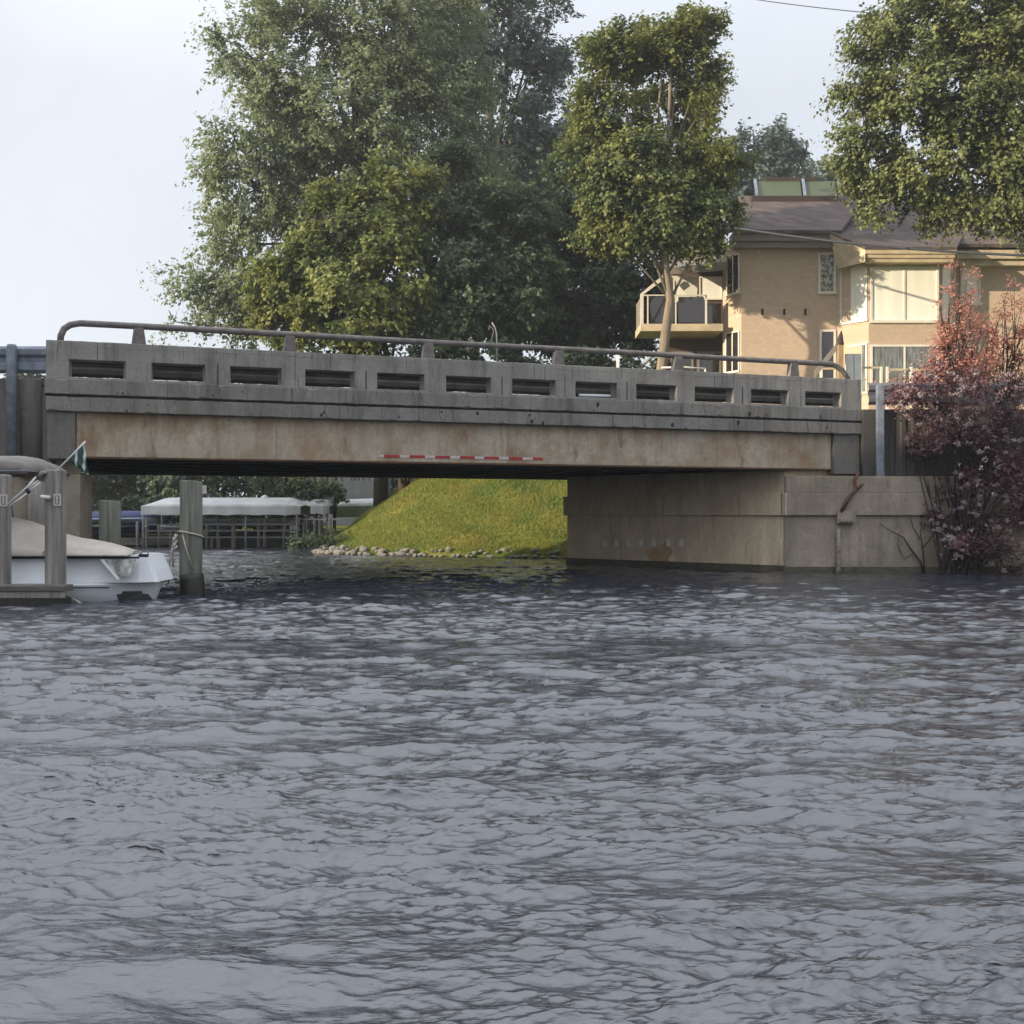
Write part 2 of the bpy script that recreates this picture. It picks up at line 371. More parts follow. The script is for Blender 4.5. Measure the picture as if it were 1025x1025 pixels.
# ------------------------------------------------------------------ water: spectral waves sampled on a fan of vertices
def wave_tile(N, L, kp, seed, wdir, spread, rms):
    g = np.random.default_rng(seed)
    k1 = np.fft.fftfreq(N, L / N) * 2 * np.pi; KX, KY = np.meshgrid(k1, k1); K = np.hypot(KX, KY); K[0, 0] = 1
    th = np.arctan2(KY, KX) - wdir
    D = np.abs(np.cos(th)) ** spread + .025
    Pk = np.exp(-1.1 * (kp / K) ** 2) / K ** 3.5 * D * np.exp(-(K * L / N * .9) ** 2); Pk[0, 0] = 0
    H = (g.normal(size=(N, N)) + 1j * g.normal(size=(N, N))) * np.sqrt(Pk)
    h = np.real(np.fft.ifft2(H)); s = rms / h.std(); h *= s
    dx = np.real(np.fft.ifft2(1j * KX / K * H)) * s; dy = np.real(np.fft.ifft2(1j * KY / K * H)) * s
    return h, dx, dy
def samp(T, L, X, Y):
    N = T.shape[0]; u = (X / L * N) % N; v = (Y / L * N) % N
    i = np.floor(u).astype(int); j = np.floor(v).astype(int); fu = u - i; fv = v - j
    i %= N; j %= N; i2 = (i + 1) % N; j2 = (j + 1) % N
    return (T[j, i] * (1 - fu) * (1 - fv) + T[j, i2] * fu * (1 - fv) + T[j2, i] * (1 - fu) * fv + T[j2, i2] * fu * fv)
tiles = [(wave_tile(512, 17.3, 2 * np.pi / 1.7, 3, 1.45, 6, .019), 17.3, 0.1),
         (wave_tile(512, 6.1, 2 * np.pi / .42, 4, 1.70, 9, .0078), 6.1, -.12),
         (wave_tile(512, 2.3, 2 * np.pi / .19, 8, 1.5, 7, .0038), 2.3, .1)]
rows = np.concatenate([np.linspace(1150, 640, 850), np.linspace(639.6, 560, 420), np.linspace(559.5, 545.5, 90)])
Yr = F * 1.5 / (rows - HY)
cols = np.concatenate([np.linspace(-900, -60, 110), np.linspace(-59, 1085, 760), np.linspace(1086, 1900, 110)])
WX = (cols[None, :] - CX) / F * Yr[:, None]; WY = np.repeat(Yr[:, None], len(cols), 1)
Hs = np.zeros_like(WX); DX = np.zeros_like(WX); DY = np.zeros_like(WX)
for (T3, L, rot) in tiles:
    c_, s_ = math.cos(rot), math.sin(rot)
    Xr, Yq = WX * c_ + WY * s_ + 3.3, -WX * s_ + WY * c_ + 1.7
    h, dx, dy = (samp(t, L, Xr, Yq) for t in T3)
    patch = 1. if L > 10 else np.clip(1.0 + .4 * samp(tiles[0][0][0], 61., WX + 5, WY * 1.6 + 2) / .021, .5, 1.2) * (1 if L > 5 else np.clip(1.25 - (WY - 4) / 9, .0, 1)) * (1 if L < 5 else np.clip(1.2 - (WY - 12) / 30, .35, 1))   # gusts ruffle some patches more
    Hs += h * patch; DX += (dx * c_ - dy * s_) * patch; DY += (dx * s_ + dy * c_) * patch
VW = np.stack([WX + DX * .85, WY + DY * .85, Hs], -1).reshape(-1, 3)
a_, b_ = WX.shape; idx = np.arange(a_ * b_).reshape(a_, b_)
fc = np.stack([idx[:-1, :-1], idx[:-1, 1:], idx[1:, 1:], idx[1:, :-1]], -1).reshape(-1, 4)
tag(np_mesh("water", VW, fc, 'water', smooth=True), kind='structure')
mb = MB(); mb.add([(-300, -300, -.16), (300, -300, -.16), (300, 56, -.16), (-300, 56, -.16)], [(0, 1, 2, 3)])
tag(mb.build("lake_water", 'water'), kind='structure')

# ------------------------------------------------------------------ the bridge
br = empty("road_bridge", (B0[0], B0[1], 0), BANG, "long grey concrete road bridge with slotted parapet spanning the channel", "bridge")
ZT, ZS1, ZS0, ZL, ZG, ZB, ZU = 5.08, 4.69, 4.36, 4.31, 3.96, 3.635, 2.72
slot_px = [(75, 127), (154, 206), (231, 281), (305, 352), (377, 424), (444.5, 490), (511.5, 555.5), (575.5, 617), (636, 677), (697, 734), (752, 789), (810, 843)]
sl = [(bl(a)[0] + .03, bl(b)[0] - .03) for a, b in slot_px]
cs = np.polyfit(range(12), [(a + b) / 2 for a, b in sl], 1); hw = sum(b - a for a, b in sl) / 24
sl = [(cs[1] + cs[0] * i - hw, cs[1] + cs[0] * i + hw) for i in range(12)]
def parapet(t0, t1, sgn, name):
    m = MB()                                    # solid beams above and below the slots, splayed reveals towards the outer face
    y0, y1 = t0, t1
    m.box(0, LEN, y0, y1, ZS1, ZT - .0); m.box(0, LEN, y0, y1, ZL, ZS0)
    e = [0] + [x for ab in sl for x in ab] + [LEN]
    for i in range(0, len(e), 2): m.box(e[i], e[i + 1], y0, y1, ZS0, ZS1)
    return m
def clean_parapet(t0, t1, outer):
    """one watertight wall: outer and inner face with rectangular holes, splayed on the outer side"""
    m = MB(); e = [0.] + [x for ab in sl for x in ab] + [LEN]; z = [ZL - .02, ZS0, ZS1, ZT]
    for f, (t, spl) in enumerate(((t0, .045 if outer < 0 else 0), (t1, 0 if outer < 0 else .045))):
        ee = [x + (0 if i in (0, len(e) - 1) else (-spl if i % 2 == 1 else spl)) for i, x in enumerate(e)]
        zz = [z[0], z[1] - spl * .5, z[2] + spl * .3, z[3]]
        b = len(m.v)
        for zi in zz:
            for x in ee: m.v.append((x, t, zi))
        n = len(ee)
        for r in range(3):
            for i in range(n - 1):
                if r == 1 and i % 2 == 1: continue
                m.f.append([b + r * n + i, b + r * n + i + 1, b + (r + 1) * n + i + 1, b + (r + 1) * n + i])
    n = len(e); o = 4 * n
    for i in range(n - 1):
        m.f.append([i, i + 1, o + i + 1, o + i]); m.f.append([3 * n + i, 3 * n + i + 1, o + 3 * n + i + 1, o + 3 * n + i])
        if i % 2 == 1:
            m.f.append([n + i, n + i + 1, o + n + i + 1, o + n + i]); m.f.append([2 * n + i, 2 * n + i + 1, o + 2 * n + i + 1, o + 2 * n + i])
            for k in (i, i + 1): m.f.append([n + k, 2 * n + k, o + 2 * n + k, o + n + k])
    for r in range(3):
        m.f.append([r * n, (r + 1) * n, o + (r + 1) * n, o + r * n]); m.f.append([r * n + n - 1, (r + 1) * n + n - 1, o + (r + 1) * n + n - 1, o + r * n + n - 1])
    return m
pp = clean_parapet(0., .30, -1).build("parapet", 'parapet', br, bevel=.012)
# thin open joints and patched spalls on the outer face
for i in range(0, 11):
    x = sl[i][1] + (sl[i + 1][0] - sl[i][1]) / 2
    if i % 2 == 1: MB().box(x - .012, x + .012, -.004, .01, ZS0 - .05, ZS1 + .05).build('joint', 'under', pp)
    if i % 3 == 0:
        x = (sl[i][0] + sl[i][1]) / 2; MB().box(x - .006, x + .006, -.004, .01, ZS1 + .03, ZT - .02).build('joint', 'under', pp)

MB().box(.0, LEN + .02, -.02, .35, ZG - .03, ZG + .02).build("drip_groove", 'under', br)

clean_parapet(BW - .3, BW, 1).build("far_parapet", 'parapet', br)
MB().box(0, LEN, BW - .4, BW + .06, ZB, ZL - .02).build("far_ledge", 'band', br)
gs0, gs1 = bl(76)[0], bl(835)[0]
MB().box(gs0 - .0, gs1, .14, .62, ZU, ZB).build("fascia_girder", 'girder', br, bevel=.01)
MB().box(gs0 - .0, gs1, .125, .64, ZU - .035, ZU - .002).build("girder_flange", 'rusty', br)
MB().box(.02, gs0 - .01, .03, .8, ZU - .06, ZB).build("end_block", 'block', br, bevel=.015)
o = MB().box(gs1 + .015, LEN - .02, .03, .8, ZU - .13, ZB).build("end_block", 'block', br, bevel=.015)
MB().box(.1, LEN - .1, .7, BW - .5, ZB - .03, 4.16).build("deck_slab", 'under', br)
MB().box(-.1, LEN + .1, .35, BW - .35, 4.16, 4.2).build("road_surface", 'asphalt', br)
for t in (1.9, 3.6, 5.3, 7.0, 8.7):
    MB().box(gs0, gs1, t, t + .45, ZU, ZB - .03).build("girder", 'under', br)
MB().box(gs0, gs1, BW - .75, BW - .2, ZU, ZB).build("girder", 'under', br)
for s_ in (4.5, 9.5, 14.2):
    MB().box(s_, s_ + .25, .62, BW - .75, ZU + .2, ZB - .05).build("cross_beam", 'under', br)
def rough_beam(x0, x1, y0, y1, z0, z1, seed, amp=.006, chips=14):
    """a cast beam with slightly wavy arrises and knocked-off corners"""
    g = random.Random(seed); n = int((x1 - x0) / .09); ch = {g.randrange(n): g.uniform(.012, .035) for _ in range(chips)}; cb = {g.randrange(n): g.uniform(.012, .03) for _ in range(chips)}; rows_ = []
    for i in range(n + 1):
        x = x0 + (x1 - x0) * i / n; j = lambda: g.uniform(-amp, amp); a = .012 + ch.get(i, 0) + ch.get(i - 1, 0) * .6; b = .012 + cb.get(i, 0) + cb.get(i - 1, 0) * .5
        rows_.append([(x, y1, z0), (x, y0 + b + j(), z0 + j()), (x, y0 + j() * .5, z0 + b + j()), (x, y0 + j() * .5, z1 - a + j()), (x, y0 + a + j(), z1 + j() * .6), (x, y1, z1)])
    m = MB().grid(rows_, True); k = len(rows_[0]); m.f.append(list(range(k))); m.f.append([n * k + q for q in range(k)]); return m
rough_beam(-.02, LEN + .04, -.07, .32, ZG + .02, ZL - .02, 3).build("coping_ledge", 'band', br)
rough_beam(.0, LEN + .03, -.05, .40, ZB, ZG - .03, 4).build("lower_ledge", 'band', br)
rough_beam(.0, LEN, -.003, .20, ZT - .12, ZT + .004, 5, chips=20).build("top_edge", 'parapet', br)
# reflective strip along the foot of the fascia girder
seg = [(100, 125), (125, 205), (205, 255), (255, 335), (335, 387), (387, 463), (463, 515), (515, 590), (590, 638), (638, 715), (715, 765), (765, 835), (835, 888), (888, 940)]
segs = []
for i, (a, b) in enumerate(seg):
    xa, xb = 360 + a * .1951, 360 + b * .1951
    s0_, z0_ = bl(xa, 453.2 + (xa - 381) / 162 * 4.8, .14); s1_, _ = bl(xb, 457, .14)
    z0_ = 2.845
    segs.append((s0_ + .003, s1_ - .003, 'red' if i % 2 else 'wstrip'))
st = MB().box(bl(379)[0], bl(546)[0], .136, .141, 2.812, 2.878).build("reflective_strip", 'girder', br)
for a, b, c_ in segs: MB().box(a, b, .129, .1355, 2.815, 2.875).build("strip_segment", c_, st)
# spalled and dark dots on the ledges
g = random.Random(5); ledge = [o for o in br.children if o.name.startswith("coping_ledge")][0]
for i in range(30):
    s_ = g.uniform(.5, LEN - .5); z_ = g.choice([g.uniform(ZG + .04, ZL - .08), g.uniform(ZB + .03, ZG - .08)]); w = g.uniform(.01, .05)
    y_ = -.074 if z_ > ZG else -.054
    MB().prism([(s_ - w, y_, z_ - w * .3), (s_ - w * .2, y_, z_ - w * g.uniform(.8, 2.4)), (s_ + w * .7, y_, z_ - w * .9), (s_ + w, y_, z_ + w * .4), (s_ + w * .3, y_, z_ + w * g.uniform(.8, 1.6)), (s_ - w * .7, y_, z_ + w * .6)], (0, .02, 0)).build("spall", 'under', ledge)
g = random.Random(8)
for i in range(12):
    s0_ = g.uniform(.8, LEN - .8); z = ZG - .03 if i % 2 else ZL - .02; zb2 = ZB if i % 2 else ZG + .02; y_ = -.0515 if i % 2 else -.0715; k = 7; L_, R_ = [], []
    for j in range(k + 1):
        x = s0_ + g.uniform(-.02, .02) + .01 * j; w = g.uniform(.003, .008); zz = z + (zb2 - z) * j / k; L_.append((x - w, y_, zz)); R_.append((x + w, y_, zz))
    MB().prism(L_ + R_[::-1], (0, .01, 0)).build("crack", 'under', ledge)
# handrail on top of the parapet
zr = 5.475; sA, sB = bl(60)[0], bl(853)[0]
pts = [(sA, .15, ZT - .01), (sA + .01, .15, ZT + .12), (sA + .07, .15, ZT + .26), (sA + .19, .15, ZT + .35), (sA + .38, .15, zr)]
pts += [(sA + .38 + (sB - sA - .95) * i / 12, .15, zr + .006 * math.sin(i)) for i in range(1, 12)]
pts += [(sB - .55, .15, zr), (sB - .35, .15, ZT + .33), (sB - .15, .15, ZT + .19), (sB + .0, .15, ZT - .01)]
hr = MB().tube(pts, .068, 12).build("handrail", 'rail', br, smooth=True)
for px in (139, 291, 430, 561, 681, 797):
    s_ = bl(px)[0]
    MB().prism([(s_ - .15, .06, ZT - .01), (s_ + .15, .06, ZT - .01), (s_ + .10, .06, zr - .04), (s_ - .10, .06, zr - .04)], (0, .18, 0)).build("rail_post", 'rail', hr, bevel=.01)

# right abutment: channel face from near to far corner, with the projecting ledge band
nl = tolocal(*NEARC); fl = tolocal(*FAR)
def abut_prism(off, z0, z1):
    d = Vector((fl[0] - nl[0], fl[1] - nl[1], 0)); n = Vector((-d.y, d.x, 0)).normalized()   # points to the channel
    if n.x > 0: n = -n
    a = Vector((nl[0], nl[1], z0)) + n * off - d.normalized() * off * .0; b = Vector((fl[0], fl[1], z0)) + n * off + d.normalized() * off
    a = a - d.normalized() * off
    return MB().prism([a, b, Vector((fl[0] + 9, fl[1] + off, z0)), Vector((nl[0] + 9, nl[1] - off, z0))], (0, 0, z1 - z0))
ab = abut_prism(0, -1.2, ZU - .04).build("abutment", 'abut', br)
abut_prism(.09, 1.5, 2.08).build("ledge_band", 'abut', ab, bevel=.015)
abut_prism(.03, -1, .2).build("waterline_stain", 'algae', ab)
# white depth ticks
dv = Vector((fl[0] - nl[0], fl[1] - nl[1], 0)); nn = Vector((-dv.y, dv.x, 0)).normalized(); nn = -nn if nn.x > 0 else nn
fw, nw = FAR, NEARC
def onface(px, py):                    # sight line onto the channel face, in bridge coordinates
    d = np.array([(px - CX) / F, 1.]); e = fw - nw; A = np.array([[d[0], -e[0]], [d[1], -e[1]]]); k, q = np.linalg.solve(A, nw)
    p = k * d; s_, t_ = tolocal(*p); return Vector((s_, t_, CAMZ + k * (HY - py) / F))
for i, px in enumerate((605.5, 617, 629, 642, 654.5, 669, 682)):
    p = onface(px, 547); tdir = dv.normalized() * .06
    q = [p - tdir, p + tdir, p + tdir + Vector((0, 0, .2)), p - tdir + Vector((0, 0, .2))]
    MB().prism([x + nn * .004 for x in q], nn * .01).build("painted_tick", simple('tick_paint', (.85, .84, .8), .6), ab)
# rust bloom low on the face
m, n, p = nodes("rust_bloom"); p.inputs["Roughness"].default_value = .9
n.links.new(mixc(n, ramp(n, tex_noise(n, 3, 5, .7), .4, .6), (.46, .36, .25), (.46, .24, .10)), p.inputs["Base Color"])
cen = onface(661, 556); ring = []
for k in range(22):
    a = 2 * math.pi * k / 22; rr = 1 + .22 * math.sin(3 * a + 1) + .12 * math.sin(7 * a)
    ring.append(cen + dv.normalized() * math.cos(a) * .42 * rr + Vector((0, 0, math.sin(a) * .36 * rr)) + nn * .002)
MB().prism(ring, nn * .004).build("rust_stain", m, ab)
# left abutment face (rough) behind the boat
lp = tolocal(-9.9, 23.2)
la = MB().prism([(bl(66)[0], .5, -1.2), (bl(80)[0], .45, -1.2), (bl(80)[0] - 3.8, BW, -1.2), (-8, BW, -1.2), (-8, .5, -1.2)], (0, 0, ZU - .05 + 1.2)).build("abutment", 'wing', br, bevel=.02)

# ------------------------------------------------------------------ wing walls
YR = NEARC[1] + .29
rw = empty("retaining_wall", (9.0, YR, 0), 0, "tall dark stained concrete retaining wall right of the bridge end", "wall")
x0 = NEARC[0] - 9.0
MB().box(x0 - .02, 20, -.32, .6, -1.2, 1.5).build("lower_wall", 'wing', rw, bevel=.02)
MB().box(x0 - .10, 20, -.41, .6, 1.5, 2.08).build("ledge_band", 'wing', rw, bevel=.02)
MB().box(x0 + .0, 20, -.38, .6, 2.08, 2.52).build("upper_course", 'wing', rw, bevel=.02)
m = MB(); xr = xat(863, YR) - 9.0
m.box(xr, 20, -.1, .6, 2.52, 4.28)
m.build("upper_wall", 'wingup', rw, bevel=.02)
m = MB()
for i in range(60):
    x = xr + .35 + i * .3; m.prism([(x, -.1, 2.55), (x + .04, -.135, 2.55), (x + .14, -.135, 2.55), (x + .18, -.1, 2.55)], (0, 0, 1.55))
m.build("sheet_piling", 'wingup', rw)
MB().box(x0 - .04, 20, -.35, .4, -1, .17).build("waterline_stain", 'algae', rw)
# pipe and rusted bracket in the corner
p = at(839, 573, YR - .4)
pip = empty("drain_pipe", (p.x, YR - .40, 0), 0, "white flaking vertical pipe with rusty bracket on the wall under the bridge end", "pipe")
MB().tube([(0, 0, -.3), (0, 0, .6), (.01, 0, 1.05), (0, 0, 1.16)], [.075, .07, .06, .035], 10).build("pipe", simple("flaking_white", (.42, .38, .32), .7, (.16, .12, .09), 9, 0, .5), pip, smooth=True)
MB().box(-.05, .42, -.12, .02, 1.30, 1.62).box(.0, .34, -.17, -.12, 1.34, 1.44).build("bracket", 'wing', pip, bevel=.01)
MB().tube([(.05, -.1, 1.6), (.2, -.14, 1.9), (.42, -.12, 2.15), (.38, -.14, 2.4), (.5, -.1, 2.62)], [.05, .06, .055, .05, .04], 8).tube([(.42, -.12, 2.15), (.58, -.15, 2.3), (.62, -.12, 2.32)], [.04, .035, .02], 7).build("rusted_conduit", 'rusty', pip, smooth=True)

YL = 22.75
lw = empty("retaining_wall", (-9.6, YL, 0), 0, "grey concrete wall with rounded pier left of the bridge end", "wall")
xl = bw(0, 0).x + 9.6
MB().box(-16, xl - .02, .05, .8, 2.35, 4.33).build("upper_wall", 'block', lw, bevel=.02)
MB().box(-16, xl + .5, .2, .9, -1.2, 2.35).build("lower_wall", 'wing', lw, bevel=.02)
c = xat(30, YL) + 9.6
MB().tube([(c, .12, 2.3), (c, .12, 4.27), (c, .12, 4.33)], [.25, .25, .22], 20).build("rounded_pier", 'block', lw, smooth=True)
c = xat(38, YL) + 9.6
MB().tube([(c, .0, -1), (c, .0, 1.5), (c, .0, 2.2)], [.2, .19, .18], 14).build("column", 'wood', lw, smooth=True)
# ------------------------------------------------------------------ guardrails
def wbeam(p0, p1, z0, z1, d=.08):
    """corrugated W profile swept from p0 to p1 (2-D points)"""
    p0 = Vector((*p0, 0)); p1 = Vector((*p1, 0)); t = (p1 - p0).normalized(); n = Vector((t.y, -t.x, 0))
    prof = [(0, 0), (.12, 1), (.32, 1), (.42, .15), (.58, .15), (.68, 1), (.88, 1), (1, 0)]
    k = 14; rows_ = []
    for i in range(k + 1):
        q = p0 + (p1 - p0) * i / k
        rows_.append([q + n * d * b + Vector((0, 0, z0 + (z1 - z0) * a)) for a, b in prof])
    return MB().grid(rows_)
gl = empty("guardrail", (-14, YL - .05, 4.3), 0, "corrugated guardrail on a blue-grey post left of the bridge", "guardrail")
wbeam((-12, 0), (xl + 4.35, 0), .12, .68).build("beam", 'blue', gl, solid=.012)
for px in (13, -75):
    x = xat(px, YL - .15) + 14; w = .11
    MB().tube([(x, -.16, -1.75), (x, -.16, .62), (x, -.16, .69)], [w, w, w * .8], 8).build("post", 'blue', gl, smooth=True)
gr = empty("guardrail", (9.3, YR + .15, 4.3), 0, "corrugated guardrail on blue-grey posts behind the flowering shrub", "guardrail")
wbeam((.1, 0), (18, 0), .12, .70).build("beam", 'galv', gr, solid=.012)
for px in (882, 966, 1015, 1100):
    x = xat(px, YR - .3) - 9.3; long_ = px == 882
    MB().box(x - .10, x + .10, -.42 if long_ else -.1, -.32 if long_ else .06, -1.95 if long_ else -.1, .60).build("post", 'blue' if long_ else 'galv', gr, bevel=.015)
for s_ in (0, 1):
    q = bw(0, .8 if not s_ else BW - .8, 4.2)
    gb = empty("guardrail", q, BANG, "long dull guardrail on the deck just behind the slotted near parapet" if not s_ else "long guardrail on the deck along the far parapet", "guardrail")
    wbeam((.0, 0), (LEN, 0), .24, .74).build("beam", 'dullbeam', gb, solid=.012)
    for i in range(9): MB().box(1 + i * 2.2 - .08, 1 + i * 2.2 + .08, .0, .14, 0, .78).build("post", 'galv', gb)

# small things on the parapet
s_ = bl(499)[0]; q = bw(s_, .12, ZT)
aw = empty("bent_wire_rod", q, BANG, "thin pale bent rod with a loop standing on the parapet", "rod")
MB().tube([(0, 0, 0), (0, 0, .45), (-.01, 0, .68), (-.05, 0, .82), (-.12, 0, .93)], .018, 6).build("rod", 'rope', aw, smooth=True)
MB().tube([(0, 0, .3), (-.1, 0, .38), (-.13, 0, .55), (-.08, 0, .7), (-.1, 0, .78), (-.18, 0, .85), (-.2, 0, .75)], .009, 5).build("loop", 'rope', aw, smooth=True)
q = bw((sl[7][0] + sl[7][1]) / 2, .1, ZS0 + .03)
o = MB().tube([(-.42, 0, 0), (.4, 0, .01)], .035, 8).build("pale_tube", 'gelcoat', smooth=True); o.location = q; o.rotation_euler = (0, 0, BANG)
tag(o, "pale tube lying in a slot of the bridge parapet", "tube")
p = at(618, 352, 42)
o = MB().prism([(-.06, 0, -1.2), (.06, 0, -1.2), (.08, 0, 1.2), (.02, 0, 1.3), (-.03, 0, 1.18)], (0, .08, 0)).build("marker_post", 'white'); o.location = (p.x, 42, p.z - 1.15)
tag(o, "short white marker post behind the handrail left of the pale trunk", "post")

# ------------------------------------------------------------------ trees
def basis(d):
    a = np.cross(d, np.array([0.2, .1, 1.])); a /= (np.linalg.norm(a, axis=1, keepdims=True) + 1e-9); return a, np.cross(d, a)
def leaves(clumps, n_sprig, per, size, sprig_len, droop, seed, flat=.5, up=.25, scat=.11, wid=.38):
    """clumps: rows (x,y,z,r, cx,cy,cz): sprigs of leaves start within each clump and point away from the crown centre"""
    g = np.random.default_rng(seed); cl = np.asarray(clumps, float)
    wts = cl[:, 3] ** 2; wts /= wts.sum(); k = g.choice(len(cl), n_sprig, p=wts); c = cl[k]
    d = g.normal(size=(n_sprig, 3)); d /= np.linalg.norm(d, axis=1, keepdims=True)
    org = c[:, :3] + d * c[:, 3:4] * (g.random((n_sprig, 1)) ** .45) * np.array([1, 1, .8])
    out = org - c[:, 4:7]; out /= np.linalg.norm(out, axis=1, keepdims=True) + 1e-6
    dr = out * .8 + d * .7 + g.normal(0, .35, (n_sprig, 3)) + np.array([0, 0, -droop]); dr /= np.linalg.norm(dr, axis=1, keepdims=True)
    sl_ = sprig_len * g.uniform(.5, 1.3, (n_sprig, 1))
    N = n_sprig * per; kk = np.repeat(np.arange(n_sprig), per); t = g.random((N, 1))
    pos = org[kk] + dr[kk] * sl_[kk] * t + g.normal(0, scat, (N, 3)) * sl_[kk] + np.array([0, 0, -1.]) * droop * .3 * t * t * sl_[kk]
    nrm = out[kk] * .7 + g.normal(0, flat, (N, 3)) + np.array([0, 0, up * 2]); nrm /= np.linalg.norm(nrm, axis=1, keepdims=True)
    ax = dr[kk] + g.normal(0, .6, (N, 3)); ax -= nrm * (ax * nrm).sum(1, keepdims=True); ax /= np.linalg.norm(ax, axis=1, keepdims=True) + 1e-9
    bx = np.cross(nrm, ax); s = size * g.uniform(.6, 1.35, (N, 1))
    A = pos - ax * s * .5; Bq = pos + bx * s * wid + nrm * s * .10; Cq = pos + ax * s * .6 - nrm * s * .05; Dq = pos - bx * s * wid + nrm * s * .10
    V = np.stack([A, Bq, Cq, Dq], 1).reshape(-1, 3)
    ct = g.random(len(cl)); tint = np.clip(ct[k][kk] * .6 + g.random(N) * .5, 0, 1)
    return V, np.arange(4 * N).reshape(-1, 4), np.repeat(tint, 4)
def make_tree(name, label, cat, base, lobes, leaf, bark, n_leaf, size, spr=.8, droop=.25, trunk_r=.4, seed=1, group=None, fork=.45, dens=1., cr=(.17, .3), path=None, per=9, up=.25, twig=True, scat=.11, wid=.38):
    """lobes: (x, y, z, rx, ry, rz) ellipsoids in world space"""
    g = random.Random(seed); rt = empty(name, base, 0, label, cat, group); b = Vector(base)
    L = [(Vector(l[:3]) - b, l[3], l[4], l[5]) for l in lobes]
    tot = sum(r1 * r3 for _, r1, r2, r3 in L); cen = sum((c * (r1 * r3 / tot) for c, r1, r2, r3 in L), Vector())
    top = max(c.z for c, *_ in L)
    tr = MB(); path = [Vector(p) - b for p in path] if path else [Vector((0, 0, -.4)), Vector((.06, 0, cen.z * .25)), Vector((cen.x * .25, cen.y * .25, cen.z * .55)), Vector((cen.x * .6, cen.y * .6, cen.z * .85)), Vector((cen.x, cen.y, top))]
    n = len(path); tr.tube(path, [trunk_r * (1.15 if i == 0 else 1 - .82 * i / (n - 1)) for i in range(n)], 12)
    tk = tr.build("trunk", bark, rt, smooth=True)
    lim = MB(); clumps = []
    for c, rx, ry, rz in L:
        # limb from the trunk to this lobe
        zc = max(.3 * cen.z, min(c.z - .5 * rz, top * .8)); j = min(range(1, n), key=lambda i: abs(path[i].z - zc * .8))
        p0 = path[j]; mid = (p0 + c) * .5 + Vector((g.uniform(-.3, .3), g.uniform(-.3, .3), .12 * (c - p0).length))
        rr = trunk_r * .42 * min(1, (rx / 3) ** .5); lim.tube([p0, mid, c], [rr, rr * .65, rr * .35], 7)
        nc = max(5, int(dens * 26 * (rx * ry * rz) ** (1 / 3) * .5))
        for i in range(nc):
            d = Vector((g.gauss(0, 1), g.gauss(0, 1), g.gauss(0, 1))).normalized(); q = g.random() ** .33 * g.uniform(.82, 1.08)
            pos = c + Vector((d.x * rx, d.y * ry, d.z * rz)) * q; r = g.uniform(*cr) * (rx * ry * rz) ** (1 / 3)
            clumps.append((pos.x, pos.y, pos.z, r, c.x * .6 + cen.x * .4, c.y * .6 + cen.y * .4, c.z * .75 + cen.z * .25 - .1 * rz))
            if twig and i % 2 == 0:
                m1 = (c + pos) * .5 + Vector((g.uniform(-.2, .2), g.uniform(-.2, .2), g.uniform(-.1, .4)))
                lim.tube([c, m1, pos, pos + (pos - m1) * .5], [rr * .33, rr * .24, rr * .14, rr * .04], 5, False)
    lim.build("limbs", bark, rt, smooth=True)
    V, Fc, T = leaves(clumps, n_leaf // per, per, size, spr, droop, seed, up=up, scat=scat, wid=wid)
    np_mesh("crown", V, Fc, leaf, rt, T)
    return rt
def lobes_px(lst, Y, dy=.8):
    out = []
    for l in lst:
        px, py, rx, rz = l[:4]; yy = Y + (l[4] if len(l) > 4 else 0); s = yy / F
        out.append((xat(px, yy), yy, zat(py, yy), rx * s, (rx + rz) * .5 * s * dy, rz * s))
    return out
def base_at(px, Y, z=None): x = xat(px, Y); return (x, Y, (hz_at(x, Y) if z is None else z) - .05)

# silver maple: feathery, grey olive, widest
make_tree("silver_maple", "very tall feathery grey-green tree with wide ragged crown above the left of the bridge", "tree", base_at(381, 55),
          lobes_px([(255, 60, 42, 40), (315, 20, 55, 45), (385, 40, 60, 55), (300, 110, 65, 50), (240, 150, 38, 28, -1), (370, 120, 75, 60), (255, 190, 48, 42),
                    (210, 165, 18, 14), (232, 30, 18, 16), (330, 190, 80, 50, 2), (235, 245, 45, 38, 1), (205, 290, 36, 30), (260, 300, 50, 42, 1), (440, 90, 55, 60, 2), (430, 10, 50, 40, 2),
                    (175, 322, 17, 14), (350, -45, 90, 40, 2), (460, 190, 60, 60, 4)], 57), 'lf_silver', 'bark', 150000, .21, 1.5, .35, .34, 21, cr=(.12, .23), dens=1.1, per=22, scat=.075, wid=.30)
# yellow-green maple dome in front
make_tree("maple_tree", "broad low dome-shaped maple with sunlit yellow-green left side behind the handrail", "tree", base_at(404, 49),
          lobes_px([(300, 285, 45, 50), (345, 235, 50, 50, .5), (395, 200, 46, 42), (350, 305, 60, 45, -1), (395, 262, 42, 50, -1), (285, 322, 32, 25), (390, 322, 40, 30, -1)], 49), 'lf_yellow', 'bark', 78000, .19, .6, .1, .27, 22, cr=(.16, .26), dens=1.5)
make_tree("dark_maple", "dense deep green crown added as the shaded right side of the dome-shaped maple", "tree", base_at(474, 50.5),  # stands in for the dome's shaded right half, shade put into leaf colour
          lobes_px([(448, 192, 42, 40, 0), (440, 255, 40, 48, -1.5), (485, 240, 50, 55, 0), (480, 300, 55, 45, -1.5), (525, 290, 42, 45, 0), (440, 322, 45, 28, -2), (530, 225, 30, 40, 1)], 51), 'lf_shaded', 'bark', 70000, .19, .6, .1, .25, 29, cr=(.16, .26), dens=1.5)
